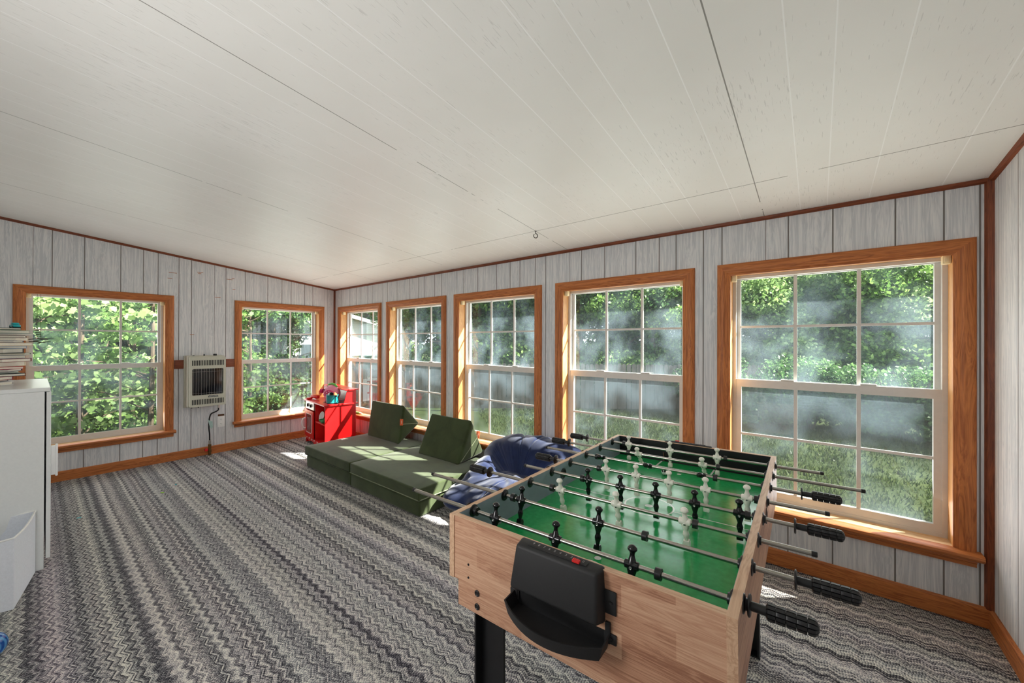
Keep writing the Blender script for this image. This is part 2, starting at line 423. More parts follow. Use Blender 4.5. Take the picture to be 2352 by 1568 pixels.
def window(name, label, loc, rz, W):
    r = thing(name, label, 'window', loc, rz, kind='structure')
    for k in ('left', 'right', 'head'): casing(r, W, 0, k)
    i0, i1, zt, D = CW - .001, W - CW + .001, ZTOP - CW + .008, .09
    MB().box(i0 - .012, i0, 0, WT, ZSILL, zt).build('jamb', M_JAMBV, r)
    MB().box(i1, i1 + .012, 0, WT, ZSILL, zt).build('jamb', M_JAMBV, r)
    MB().box(i0, i1, 0, WT, zt, zt + .012).build('head_jamb', M_JAMBH, r)
    mb = MB(); mb.prism([(-.062, .322), (-.068, .332), (-.066, .344), (-.058, .349), (0, .349), (0, .317), (-.055, .317)], -.016, W + .016, 'x')
    mb.box(i0, i1, 0, WT, .3175, .349, 1)
    mb.build('sill', [M_TRIMH, M_SILLW], r)
    mb = MB(); mb.prism([(0, .317), (-.022, .317), (-.024, .30), (-.016, .292), (-.016, .276), (0, .276)], 0, W, 'x'); mb.build('apron', M_TRIMH, r)
    f = .02
    mb = MB()   # outer vinyl frame
    for a in ((i0, i0 + f, ZSILL, zt), (i1 - f, i1, ZSILL, zt), (i0 + f, i1 - f, zt - f, zt), (i0 + f, i1 - f, ZSILL, ZSILL + f)):
        mb.box(a[0], a[1], D, WT, a[2], a[3])
    mb.build('frame', M_VINYL, r)
    a0, a1 = i0 + f, i1 - f
    def sash(nm, y0, y1, z0, z1, st, rb, rtp, mz):
        mb = MB()
        mb.box(a0, a0 + st, y0, y1, z0, z1); mb.box(a1 - st, a1, y0, y1, z0, z1)
        mb.box(a0 + st, a1 - st, y0, y1, z0, z0 + rb); mb.box(a0 + st, a1 - st, y0, y1, z1 - rtp, z1)
        s = mb.build(nm, M_VINYL, r)
        g0, g1, h0, h1 = a0 + st, a1 - st, z0 + rb, z1 - rtp
        ym = (y0 + y1) / 2
        mb = MB()
        for k in (1, 2):
            x = g0 + (g1 - g0) * k / 3; mb.box(x - .009, x + .009, ym - .008, ym + .003, h0, h1)
        for q in range(3):
            xa = g0 + (g1 - g0) * q / 3 + (.009 if q else 0); xb = g0 + (g1 - g0) * (q + 1) / 3 - (.009 if q < 2 else 0)
            mb.box(xa, xb, ym - .008, ym + .003, mz - .0075, mz + .0075)
        mb.build('grille', M_VINYL, s)
        MB().box(g0, g1, ym + .0032, ym + .0055, h0, h1).build('pane', M_GLASS, s, sharp=0)
        return s
    sash('upper_sash', .123, .147, 1.082, zt - .012, .022, .026, .012, 1.458)
    lo = sash('lower_sash', .093, .119, ZSILL + .012, 1.112, .03, .048, .05, .752)
    for k in (.3, .7):
        x = a0 + (a1 - a0) * k
        MB().rbox(x - .035, x + .035, .095, .115, 1.112, 1.122, .003).build('sash_latch', M_VINYL, lo)
    MB().box(a0 + .012, a1 - .012, .1515, .1525, ZSILL + f, 1.085).build('insect_screen', M_SCREEN, r, sharp=0)
    for x in (i0 + .001, i1 - .031):
        mb = MB(); mb.rbox(x, x + .03, .02, .055, zt - .045, zt - .003, .003); mb.rbox(x + .006, x + .024, .015, .021, zt - .038, zt - .012, .002)
        mb.build('blind_bracket', M_CREAM, r)
    return r
lbl = ['window nearest the corner on the long wall, beside the toy kitchen', 'second window from the corner, behind the left wedge cushion',
       'third window from the corner, behind the right wedge cushion', 'fourth window on the long wall, behind the far end of the game table', 'largest looking window at the right end of the long wall']
for i, (a, b) in enumerate(BACKW): window('window_%d' % (i + 1), lbl[i], (a, 0, 0), 0, b - a)
window('window_6', 'window on the heater wall partly hidden by the white cabinet', (0, LEFTW[0][0], 0), PI / 2, LEFTW[0][1] - LEFTW[0][0])
window('window_7', 'window on the heater wall beside the toy kitchen corner', (0, LEFTW[1][0], 0), PI / 2, LEFTW[1][1] - LEFTW[1][0])
# ------------------------------------------------------------------ foosball table
M_BLK = plain('black_plastic', (26, 26, 27), .35, .45, var=.1)
M_MATTE = plain('matte_black_plastic', (36, 36, 37), .55, .35, var=.06, scale=200, bump=.1)
M_MEN_B = plain('black_player_plastic', (14, 14, 16), .16, .5, var=.05)
M_MEN_W = plain('ivory_player_plastic', (240, 236, 224), .35, .4, var=.02)
M_CHROME = plain('chrome_rod', (168, 163, 154), .2, .5, 1.0, var=.02)
M_STEEL = plain('brushed_steel', (190, 188, 184), .3, .5, 1.0, var=.05)
M_BLKSTEEL = plain('black_powder_coat', (24, 24, 26), .45, .4, var=.1)
M_GREY = plain('slate_laminate', (138, 150, 160), .5, .35, var=.05)
M_DARKIN = plain('dark_laminate', (20, 20, 23), .5, .3, var=.05)
M_RED = plain('red_plastic', (214, 40, 38), .35, .45, var=.05)
def butcher(name, ax):
    t = NT(name)
    m = {'x': (1, 1, 1), 'y': (1, 1, 1)}[ax]
    v = t.coord()
    if ax == 'x':   # planks along x, stacked in z
        bv = t.coord((1, 1, 1), rot=(PI / 2, 0, 0)); gs = (2.2, 30, 30)
    else:
        bv = t.coord((1, 1, 1), rot=(0, PI / 2, PI / 2)); gs = (30, 2.2, 30)
    br = t.n('ShaderNodeTexBrick', {'Vector': bv, 'Scale': 1, 'Brick Width': .26, 'Row Height': .052, 'Mortar Size': .0, 'Color1': (.0, .0, .0, 1), 'Color2': (1, 1, 1, 1), 'Bias': 0}, offset=.42)
    n = t.noise(t.coord(gs), 1.5, 4, .6, 1.4)
    rings = t.math('ABSOLUTE', t.math('SUBTRACT', t.math('FRACT', t.math('MULTIPLY', n, 6)), .5))
    fine = t.noise(t.coord(tuple(g * (1.5 if g < 5 else 9) for g in gs)), 1, 3, .6)
    f = t.math('ADD', t.math('MULTIPLY', rings, .55), t.math('ADD', t.math('MULTIPLY', br.outputs[0], .42), t.math('MULTIPLY', t.math('SUBTRACT', fine, .5), .9)))
    col = t.ramp(f, [(.0, lin((150, 104, 80))), (.3, lin((186, 140, 112))), (.7, lin((212, 172, 142)))])
    return t.done(t.pbr(col, .42, .35, 0, t.bump(fine, .08, .0005)))
M_BEECH = butcher('beech_laminate_across', 'x')
M_BEECHY = butcher('beech_laminate_along', 'y')
M_EDGE = wood('pale_beech_edge', (188, 148, 118), (218, 184, 152), 'y', .5)
M_EDGEX = wood('pale_beech_edge_across', (188, 148, 118), (218, 184, 152), 'x', .5)
def field_mat():
    t = NT('green_playfield'); x, y, z = t.xyz(t.coord())
    white = None
    def orr(m):
        nonlocal white
        white = m if white is None else t.math('MAXIMUM', white, m)
    def near(c, v, w): return t.math('LESS_THAN', t.math('ABSOLUTE', t.math('SUBTRACT', c, v)), w)
    def dist(cx, cy): return t.math('SQRT', t.math('ADD', t.math('POWER', t.math('SUBTRACT', x, cx), 2), t.math('POWER', t.math('SUBTRACT', y, cy), 2)))
    d = dist(.004, .01)
    orr(near(d, .084, .003)); orr(t.math('LESS_THAN', d, .014))
    orr(t.math('MULTIPLY', near(y, .01, .0022), t.math('GREATER_THAN', d, .084)))
    ay = t.math('ABSOLUTE', t.math('SUBTRACT', y, .01))
    orr(t.math('MULTIPLY', near(t.math('ABSOLUTE', x), .121, .004), t.math('GREATER_THAN', ay, .515)))
    orr(t.math('MULTIPLY', near(ay, .517, .003), t.math('LESS_THAN', t.math('ABSOLUTE', x), .124)))
    dd = t.math('SQRT', t.math('ADD', t.math('POWER', x, 2), t.math('POWER', t.math('SUBTRACT', ay, .525), 2)))
    orr(t.math('MULTIPLY', near(dd, .062, .0028), t.math('LESS_THAN', ay, .517)))
    orr(t.math('LESS_THAN', t.math('SQRT', t.math('ADD', t.math('POWER', t.math('SUBTRACT', x, .003), 2), t.math('POWER', t.math('SUBTRACT', ay, .44), 2))), .0095))
    n = t.noise(t.coord(), 60, 2)
    col = t.mix(white, t.ramp(n, [(.3, lin((28, 148, 78))), (.7, lin((40, 164, 90)))]), lin((226, 232, 226)))
    wav = t.noise(t.coord(), 14, 2)
    h = t.math('ADD', t.math('MULTIPLY', wav, .5), t.math('MULTIPLY', t.noise(t.coord(), 120, 2), .12))
    return t.done(t.pbr(col, .16, .5, 0, t.bump(h, .14, .003)))
M_FIELD = field_mat()
TW, TL, ZT = .7287, 1.2763, .85
RV0, RDV, RZ0 = -.5575, .1534, .8362
tb = thing('foosball_table', 'beech-coloured foosball table with green playfield and steel rods', 'game table', (5.2224, -1.4415, 0))
ex = Vector((math.cos(.0247), math.sin(.0247), .0145)).normalized(); ey = Vector((-math.sin(.0247), math.cos(.0247), -.0095)); ez = ex.cross(ey).normalized(); ey = ez.cross(ex)
tb.rotation_euler = Matrix((ex, ey, ez)).transposed().to_euler()
hw, hl = TW / 2, TL / 2
def side_panel(s):
    """long board with edge banding, rod holes not cut (rods pass straight through)"""
    x0, x1 = (s * hw, s * (hw - .018)); lo, hi = min(x0, x1), max(x0, x1)
    mb = MB()
    mb.box(lo, hi, -hl, hl, .672, ZT - .0015, 1)
    # inner face laminate, outer face laminate, edge banding on top and ends
    xi = x1; mb.box(min(xi, xi - s * .0012), max(xi, xi - s * .0012), -hl + .018, hl - .018, .74, ZT - .001, 2)
    mb.box(lo - .0004, hi + .0004, -hl - .0006, hl + .0006, ZT - .0015, ZT, 0)
    mb.box(lo, hi, -hl - .0012, -hl, .672, ZT - .0015, 0)
    return mb.build('side_panel', [M_EDGE, M_BEECHY, M_GREY], tb)
side_panel(-1); side_panel(1)
mb = MB(); xi = hw - .0182
mb.box(-xi, xi, -hl + .0012, -hl + .018, .672, ZT - .0015, 0); mb.box(-xi, xi, -hl + .0008, -hl + .018, ZT - .0015, ZT, 1)
mb.box(-xi, xi, -hl + .018, -hl + .0195, .74, ZT - .002, 2)
mb.box(-.331, .331, -hl + .0015, -hl + .0165, .602, .672, 0)
ep = mb.build('end_panel', [M_BEECH, M_EDGEX, M_GREY], tb)
ep['label'] = 'beech end panel facing the camera'
mb = MB()   # far end: goal mouth cut out
for a, b, c, d in ((-xi, -.115, .672, .795), (.115, xi, .672, .795), (-xi, xi, .795, ZT - .0015), (-.331, .331, .602, .672)):
    mb.box(a, b, hl - .018, hl, c, d, 0)
mb.box(-xi, xi, hl - .018, hl, ZT - .0015, ZT, 1)
for a, b, c, d in ((-xi, -.115, .74, .795), (.115, xi, .74, .795), (-xi, xi, .795, ZT - .002)):
    mb.box(a, b, hl - .0195, hl - .018, c, d, 2)
mb.build('end_panel', [M_BEECH, M_EDGEX, M_DARKIN], tb)
mb = MB()
for s in (-1, 1): mb.box(s * .331 - .0075, s * .331 + .0075, -hl + .0165, hl - .018, .602, .672)
mb.build('apron', M_BEECHY, tb)
MB().box(-xi, xi, -hl + .018, hl - .018, .742, .75).build('playfield', M_FIELD, tb, sharp=0)
# goal pocket behind the far goal mouth
mb = MB(); mb.box(-.115, .115, hl, hl + .055, .735, .741); mb.box(-.118, -.115, hl, hl + .055, .735, .80); mb.box(.115, .118, hl, hl + .055, .735, .80)
mb.build('goal_pocket', M_MEN_W, tb)
# legs
for sx in (-1, 1):
    for sy in (-1, 1):
        mb = MB(); x0 = sx * .257; y0 = sy * (hl - .065)
        zb = -(sx * .257 * .0145 + y0 * -.0095)
        mb.box(x0 - .043, x0 + .043, y0 - .004, y0 + .004, zb + .006, .602)
        mb.box(x0 + sx * .035, x0 + sx * .043, y0 - sy * .046, y0 + .004, zb + .006, .64); mb.box(x0 - .043, x0 - .037, y0 - .03, y0 + .03, zb + .006, .60)
        lg = mb.build('leg', M_BLKSTEEL, tb)
        MB().rbox(x0 - .045, x0 + .045, y0 - .045, y0 + .035, zb, zb + .007, .002).build('foot_plate', M_BLKSTEEL, lg)
# bolts on the near panel
for u, z in ((-.258, .659), (-.258, .623), (.30, .66), (.30, .625)):
    mb = MB(); mb.lathe([(0, .0085), (.002, .0085), (.003, .0065), (.0012, .0045), (.0012, .002)], 16, 0, T(u, -hl + .0012, z) @ RX(PI / 2))
    mb.build('bolt', M_BLK, tb)
for u, z in ((-.291, .726), (-.291, .69)):
    MB().cyl((u, -hl + .0011, z), (u, -hl - .0002, z), .0032, n=12).build('screw_hole', M_DARKIN, tb)
# ball return rings
for s, v in ((-1, -.008), (1, .03)):
    mb = MB(); M = T(s * (hw - .019), v, .806) @ RY(-s * PI / 2)
    mb.lathe([(0, .022), (.003, .022), (.003, .017), (0, .0165)], 28, 0, M)
    mb.lathe([(.0003, .0165), (.0006, .001)], 28, 1, M)
    if s > 0: mb.lathe([(.0185, .024), (.0225, .024), (.0225, .018), (.0205, .017), (.0205, .001)], 28, 0, T(hw - .0205, v, .800) @ RY(PI / 2))
    mb.build('ball_entry_ring', [M_BLK, M_DARKIN], tb)
# players, bumpers, handles, rods
def man_mesh(mat):
    P = [(.044, .0), (.0435, .004), (.041, .0088), (.037, .0116), (.034, .0122), (.0318, .0112), (.0295, .0085), (.026, .0064), (.022, .006), (.018, .0068), (.011, .0094),
         (.004, .0118), (-.003, .013), (-.009, .0126), (-.016, .0108), (-.023, .0084), (-.028, .0068), (-.031, .007), (-.036, .0088), (-.041, .0098), (-.046, .0090), (-.052, .0070), (-.058, .0056), (-.062, .0054)]
    mb = MB(); mb.lathe(P[::-1], 20, 0, None, .92, .80)
    mb.cyl((-.0145, 0, 0), (.0145, 0, 0), .0098, n=18)
    mb.tube([(-.0165, 0, 0), (-.0145, 0, 0)], [.0078, .0098], 18); mb.tube([(.0145, 0, 0), (.0165, 0, 0)], [.0098, .0078], 18)
    # foot: a wedge block wider than the ankle
    a, b, c = .0088, .0062, .0078
    vs = [(-a * .85, -b, -.060), (a * .85, -b, -.060), (a * .85, b, -.060), (-a * .85, b, -.060), (-a, -c, -.068), (a, -c, -.068), (a, c * 1.15, -.068), (-a, c * 1.15, -.068),
          (-a, -b * .8, -.0795), (a, -b * .8, -.0795), (a, c, -.0795), (-a, c, -.0795)]
    fs = [(0, 1, 2, 3)] + [(i, (i + 1) % 4, (i + 1) % 4 + 4, i + 4) for i in range(4)] + [(i + 4, (i + 1) % 4 + 4, (i + 1) % 4 + 8, i + 8) for i in range(4)] + [(11, 10, 9, 8)]
    mb.add(vs, fs)
    mb.lathe([(.0, .0034), (.0012, .0034), (.0018, .0026), (.0012, .0012)], 12, 1, T(0, -.0098, -.004) @ RX(PI / 2))
    mb.box(-.0026, .0026, -.0114, -.0109, -.0045, -.0035, 2)
    o = mb.build('player', [mat, M_STEEL, M_DARKIN]); o.data.name = 'player'
    me = o.data; bpy.data.objects.remove(o); return me
MEN_B, MEN_W = man_mesh(M_MEN_B), man_mesh(M_MEN_W)
def mesh_of(mb, name, mats):
    o = mb.build(name, mats); me = o.data; bpy.data.objects.remove(o); return me
mb = MB(); mb.cyl((-.0065, 0, 0), (.0065, 0, 0), .0125, n=24)
for j in range(12):
    a = j * PI / 6
    for s in (-1, 1): mb.cyl((s * .0064, .0094 * math.cos(a), .0094 * math.sin(a)), (s * .0068, .0094 * math.cos(a), .0094 * math.sin(a)), .0012, n=6)
BUMP = mesh_of(mb, 'bumper', M_BLK)
# handle: flange, neck, ribbed grip cut in blocks; points to +x from the flange at 0
mb = MB()
mb.lathe([(0, .018), (.0015, .0205), (.0035, .0205), (.005, .018), (.005, .0085)], 28, 0, RY(PI / 2))
mb.lathe([(.004, .0085), (.03, .0088)], 24, 0, RY(PI / 2))
mb.lathe([(.028, .009), (.104, .0112)], 24, 0, RY(PI / 2))
for j in range(12):
    a0 = 2 * PI * j / 12
    for k in range(5):
        xa = .029 + k * .0155; xb = xa + .0145
        ra = .0145 if k else .0112; rb = .0156
        rc = .0156 if k < 4 else .0098
        ring = []
        for xx, rr in ((xa, ra), (xa + .003, rb), (xb - .004, rb if k < 4 else .0145), (xb, rc)):
            for da in (-.2, .2):
                ring.append((xx, rr * math.cos(a0 + da), rr * math.sin(a0 + da)))
            for da in (.26, -.26):
                ring.append((xx, .009 * math.cos(a0 + da), .009 * math.sin(a0 + da)))
        fs = [(0, 1, 2, 3), (15, 14, 13, 12)]
        for q in range(3):
            for i in range(4): fs.append((q * 4 + i, q * 4 + (i + 1) % 4, q * 4 + 4 + (i + 1) % 4, q * 4 + 4 + i))
        mb.add(ring, fs)
mb.lathe([(.098, .0112), (.104, .0098), (.107, .0062), (.108, .001)], 20, 0, RY(PI / 2))
HANDLE = mesh_of(mb, 'handle', M_BLK)
mb = MB(); mb.lathe([(0, .0068), (.010, .0068), (.0115, .0055), (.0115, .001)], 16, 0, RY(PI / 2))
CAP = mesh_of(mb, 'end_cap', M_BLK)
mb = MB(); mb.lathe([(0, .0185), (.002, .018), (.004, .0115), (.0075, .0105), (.0075, .006)], 26, 0, RY(PI / 2))
BEAR = mesh_of(mb, 'bearing', M_BLK)
def child(name, me, parent, M):
    o = bpy.data.objects.new(name, me); COL.objects.link(o); o.parent = parent; o.matrix_local = M; return o
# (left end, right end, left flange, right flange, colour, tilt, players, bumpers)
RODS = [(-.631, .372, None, .372, 'b', -7, (-.259, -.0565, .1455), (-.335, .2045)),
        (-.708, .4415, None, .4415, 'b', -7, (-.276, -.006), (-.308, .1255)),
        (-.539, .482, -.539, None, 'w', 14, (-.217, -.0135, .189), (-.2505, .216)),
        (-.4785, .437, None, .437, 'b', 3, (-.1875, -.061, .062, .183, .306), (-.2095, .3275)),
        (-.417, .5185, -.417, None, 'w', 6, (-.1815, -.0585, .064, .1865, .3105), (-.212, .337)),
        (-.564, .4515, None, .4515, 'b', 72, (-.2675, -.0615, .144), (-.291, .1915)),
        (-.5165, .6265, -.5165, None, 'w', 38, (-.154, .1195), (-.202, .1775)),
        (-.487, .521, -.487, None, 'w', 2, (-.257, -.054, .1495), (-.281, .1825))]
for i, (l, r_, fl, fr, colr, tilt, men, bumps) in enumerate(RODS):
    v = RV0 + RDV * i
    mb = MB(); mb.cyl((l, v, RZ0), (r_, v, RZ0), .0058, n=20)
    rod = mb.build('rod', M_CHROME, tb)
    for u in men:
        child('player', MEN_B if colr == 'b' else MEN_W, rod, T(u, v, RZ0) @ RX(math.radians(tilt)))
    for u in bumps: child('bumper', BUMP, rod, T(u, v, RZ0))
    if fl is not None: child('handle', HANDLE, rod, T(fl, v, RZ0) @ RZ(PI))
    else: child('end_cap', CAP, rod, T(l + .009, v, RZ0) @ RZ(PI))
    if fr is not None: child('handle', HANDLE, rod, T(fr, v, RZ0))
    else: child('end_cap', CAP, rod, T(r_ - .009, v, RZ0))
    child('bearing', BEAR, tb, T(-hw + .0192, v, RZ0)); child('bearing', BEAR, tb, T(hw, v, RZ0))
    child('bearing', BEAR, tb, T(-hw, v, RZ0) @ RZ(PI)); child('bearing', BEAR, tb, T(hw - .0192, v, RZ0) @ RZ(PI))
# scorer box with a number rail and a ball cup beneath
def scorer(M, cup):
    mb = MB()
    # back width 2*.114 at the top, sloping front
    tp = [(-.106, .0), (.106, .0), (.112, -.0), (.114, .0)]
    bm = bmesh.new()
    co = [(-.118, 0, .738), (.118, 0, .738), (-.118, -.040, .748), (.112, -.040, .748), (-.112, .012, .855), (.114, .012, .855), (-.106, -.026, .850), (.108, -.026, .850)]
    vv = [bm.verts.new(c) for c in co]
    for f in ((0, 1, 3, 2), (2, 3, 7, 6), (6, 7, 5, 4), (0, 2, 6, 4), (1, 5, 7, 3), (0, 4, 5, 1)): bm.faces.new([vv[k] for k in f])
    bmesh.ops.bevel(bm, geom=bm.edges[:], offset=.008, segments=4, profile=.5, affect='EDGES', clamp_overlap=True)
    mb.bm(bm, 0, M)
    sc = mb.build('scorer', M_MATTE, tb)
    top = M @ T(0, -.008, .8527) @ RX(math.radians(7.5))
    mb = MB(); mb.rbox(-.078, .078, -.0085, .009, .0, .0016, .0006, 1, 0, top)
    mb.box(-.074, .074, -.0068, -.0052, .0016, .0019, 1, top)
    mb.build('number_rail', [M_MATTE, M_DARKIN], sc)
    for k, ch in enumerate('9876543210'):
        text_obj('digit', ch, .0095, M_NUM, sc, top @ T(-.066 + k * .0147, .003, .0017), .0002)
    mb = MB(); mb.rbox(.044, .062, -.0105, -.001, .001, .0065, .0012, 2, 0, top)
    for k in range(4): mb.box(.0465 + k * .0035, .048 + k * .0035, -.0100, -.0015, .0065, .0072, 0, top)
    mb.build('score_slider', M_RED, sc)
    for z0, z1 in ((.762, .812), (.700, .722)):
        for sgn in ((1,) if z0 > .75 else (-1, 1)):
            mb = MB(); x0 = sgn * .113; x1 = sgn * .141
            mb.rbox(min(x0, x1), max(x0, x1), -.004, .0005, z0, z1, .0018, 2, 0, M)
            mb.lathe([(0, .0042), (.0012, .004), (.0006, .0018)], 12, 1, M @ T(sgn * .13, -.004, (z0 + z1) / 2) @ RX(PI / 2))
            mb.build('mounting_tab', [M_MATTE, M_BLK], sc)
    if cup:
        # crescent tray: closed wall of thickness 2.5 mm
        n = 24; out = []
        for k in range(n + 1):
            s = -1 + 2 * k / n
            out.append((s * .128, -(.046 + .042 * (1 - s * s))))
        ring = [(-.128, 0)] + out + [(.128, 0)]
        mb = MB(); m = len(ring)
        def inset(p): return (p[0] * .975, min(-.0005, p[1] + .0028) if p[1] < -.001 else 0)
        zr = lambda p: .716 - .004 * (1 - (p[0] / .128) ** 2) + (.006 if p[1] > -.001 else 0)
        vs = [(x * .93, y * .93, .686) for x, y in ring] + [(x, y, zr((x, y))) for x, y in ring] + [(*inset(p), zr(p)) for p in ring] + [(inset(p)[0] * .93, inset(p)[1] * .93, .689) for p in ring]
        fs = []
        for q in range(3):
            for k in range(m): fs.append((q * m + k, q * m + (k + 1) % m, (q + 1) * m + (k + 1) % m, (q + 1) * m + k))
        fs.append(tuple(range(m - 1, -1, -1))); fs.append(tuple(3 * m + k for k in range(m)))
        mb.add(vs, fs, 0, M)
        mb.build('ball_cup', M_MATTE, tb)
        for sgn in (-1, 1): MB().rbox(sgn * .122 - .006, sgn * .122 + .006, -.006, .0005, .70, .745, .002, 2, 0, M).build('cup_bracket', M_MATTE, tb)
M_NUM = plain('embossed_number', (150, 146, 146), .5, .4, var=.02)
scorer(T(0, -hl + .001, 0), True)
scorer(T(0, hl - .0005, 0) @ RZ(PI), False)
# ball on the field
def soccer_mat():
    t = NT('soccer_ball_plastic')
    vz = t.n('ShaderNodeTexVoronoi', {'Vector': t.coord(), 'Scale': 62})
    f = t.ramp(vz.outputs['Distance'], [(.36, lin((18, 18, 20))), (.4, lin((236, 236, 232)))])
    return t.done(t.pbr(f, .3, .4))
mb = MB(); mb.sphere((0, 0, 0), .0165, 24, 16)
bl = tag(mb.build('soccer_ball', soccer_mat()), 'small black and white ball lying on the green playfield', 'ball')
bl.location = Vector((5.2224, -1.4415, 0)) + tb.rotation_euler.to_matrix() @ Vector((-.045, .40, .7668))

# ------------------------------------------------------------------ play couch
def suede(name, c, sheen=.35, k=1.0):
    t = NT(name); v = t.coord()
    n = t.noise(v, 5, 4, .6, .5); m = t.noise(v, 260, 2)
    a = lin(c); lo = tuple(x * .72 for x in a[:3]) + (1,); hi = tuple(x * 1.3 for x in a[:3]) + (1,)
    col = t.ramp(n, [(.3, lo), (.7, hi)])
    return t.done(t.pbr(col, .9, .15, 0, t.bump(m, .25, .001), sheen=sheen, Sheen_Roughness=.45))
M_OLIVE = suede('olive_microsuede', (60, 70, 44), .3)
M_PIPE = suede('olive_seam', (46, 52, 36), .1)
M_PIPEL = plain('light_zip_seam', (128, 134, 108), .7, .2)
M_ORANGE = plain('orange_fabric_tag', (222, 104, 62), .7, .2, bump=.2)
M_TAGTXT = plain('tag_lettering', (240, 226, 212), .7, .2)
CX0, CX1, CXM, CY0, CY1 = 1.375, 3.315, 2.300, -.99, -.085
def pad(x0, x1, y0, y1, z0, z1, r, puff=.006, seed=0):
    bm = bmesh.new(); bmesh.ops.create_cube(bm, size=1)
    for v in bm.verts: v.co = Vector(((x0 + x1) / 2 + v.co.x * (x1 - x0), (y0 + y1) / 2 + v.co.y * (y1 - y0), (z0 + z1) / 2 + v.co.z * (z1 - z0)))
    bmesh.ops.subdivide_edges(bm, edges=bm.edges[:], cuts=7, use_grid_fill=True)
    rn = random.Random(seed); ph = [rn.uniform(0, 6) for _ in range(4)]
    cx, cy, cz = (x0 + x1) / 2, (y0 + y1) / 2, (z0 + z1) / 2
    for v in bm.verts:
        a = (v.co.x - cx) / (x1 - x0) * 2; b = (v.co.y - cy) / (y1 - y0) * 2; c = (v.co.z - cz) / (z1 - z0) * 2
        if abs(c) > .99: v.co.z += math.copysign(puff * (1 - a ** 4) * (1 - b ** 4), c) * (1 if c > 0 else .0)
        # round the vertical and horizontal edges
    hard = [e for e in bm.edges if len(e.link_faces) == 2 and e.calc_face_angle(0) > .9]
    bmesh.ops.bevel(bm, geom=hard, offset=r, segments=4, profile=.5, affect='EDGES', clamp_overlap=True)
    for v in bm.verts:
        v.co.x += .0025 * math.sin(v.co.y * 11 + ph[0]) * math.sin(v.co.z * 17 + ph[1]); v.co.y += .0025 * math.sin(v.co.x * 9 + ph[2])
    return bm
cb = thing('floor_mattress', 'thick olive folding floor mattress, lower layer of the play couch', 'play couch', ((CX0 + CX1) / 2, (CY0 + CY1) / 2, 0))
ox, oy = (CX0 + CX1) / 2, (CY0 + CY1) / 2
g = .004
for k, (a, b) in enumerate(((CX0, CXM - g), (CXM + g, CX1))):
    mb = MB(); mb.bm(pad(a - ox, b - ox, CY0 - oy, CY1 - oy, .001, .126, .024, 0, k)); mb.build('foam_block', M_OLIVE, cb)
cc = thing('couch_cushion', 'olive folding seat cushion with sunlit patches, on the couch base', 'play couch', (ox, oy, .127))
for k, (a, b) in enumerate(((CX0 - .012, CXM - g), (CXM + g, CX1 + .012))):
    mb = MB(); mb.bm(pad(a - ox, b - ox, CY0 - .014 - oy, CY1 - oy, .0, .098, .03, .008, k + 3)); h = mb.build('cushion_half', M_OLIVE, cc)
    mb = MB(); q = .012
    pts = [(a - ox + q, CY0 - .0155 - oy, .012), (b - ox - q, CY0 - .0155 - oy, .012)]
    if k: pts += [(b - ox - .004, CY0 - .01 - oy, .012), (b - ox + .0015, CY0 + .02 - oy, .012), (b - ox + .0015, CY1 - .03 - oy, .012)]
    mb.tube(pts, .0035, 6); mb.build('seam', M_PIPE if not k else M_PIPEL, h)
def wedge(name, label, x0, x1, tri, rot, tagp, zip_line, pivot):
    """triangular prism cushion; tri: bottom, top, back (y,z)"""
    r = thing(name, label, 'cushion', ((x0 + x1) / 2, tri[0][0], tri[0][1]), rot, 'wedge cushions on the play couch')
    X, Y, Z = (x0 + x1) / 2, tri[0][0], tri[0][1]
    bm = bmesh.new()
    vs = [[bm.verts.new((x - X, y - Y, z - Z)) for y, z in tri] for x in (x0, x1)]
    bm.faces.new(vs[0]); bm.faces.new(vs[1][::-1])
    for i in range(3): bm.faces.new((vs[0][i], vs[0][(i + 1) % 3], vs[1][(i + 1) % 3], vs[1][i]))
    bmesh.ops.recalc_face_normals(bm, faces=bm.faces[:])
    bmesh.ops.subdivide_edges(bm, edges=bm.edges[:], cuts=5, use_grid_fill=True)
    bmesh.ops.triangulate(bm, faces=[f for f in bm.faces if len(f.verts) > 4])
    hard = [e for e in bm.edges if len(e.link_faces) == 2 and e.calc_face_angle(0) > .7]
    bmesh.ops.bevel(bm, geom=hard, offset=.042, segments=6, profile=.5, affect='EDGES', clamp_overlap=True)
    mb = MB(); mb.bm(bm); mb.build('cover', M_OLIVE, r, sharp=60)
    L_ = lambda p: (p[0] - X, p[1] - Y, p[2] - Z)
    mb = MB(); mb.tube([L_(p) for p in zip_line], .004, 8); mb.build('zip_seam', M_PIPEL, r)
    # orange tag: folded fabric strip
    M = T(*L_(tagp[0])) @ tagp[1]
    mb = MB(); mb.rbox(-.017, .017, -.003, .003, -.035, .035, .0012, 2, 0, M); tg = mb.build('fabric_tag', M_ORANGE, r)
    text_obj('tag_lettering', 'nugget', .014, M_TAGTXT, tg, M @ T(0, -.0034, 0) @ RX(PI / 2) @ RZ(PI / 2), .0003)
    return r
wedge('wedge_cushion', 'left olive wedge cushion leaning on the second window sill, orange tag on its edge', 1.492, 2.135, [(-.350, .2255), (-.285, .655), (-.072, .418)], 0,
      ((2.134, -.317, .47), RZ(.5) @ RX(-.1)), [(2.134, -.300, .445), (2.1365, -.25, .44), (2.1365, -.10, .42)], None)
wedge('wedge_cushion', 'right olive wedge cushion leaning back beside the navy bean bag, orange tag', 2.548, 3.147, [(-.428, .2255), (-.245, .618), (-.076, .268)], 0,
      ((3.146, -.165, .46), RZ(.35) @ RX(-.45)), [(3.1485, -.395, .25), (3.1485, -.20, .415), (3.1485, -.175, .44)], None)
M_PAPER = plain('white_paper', (236, 232, 224), .8, .2)
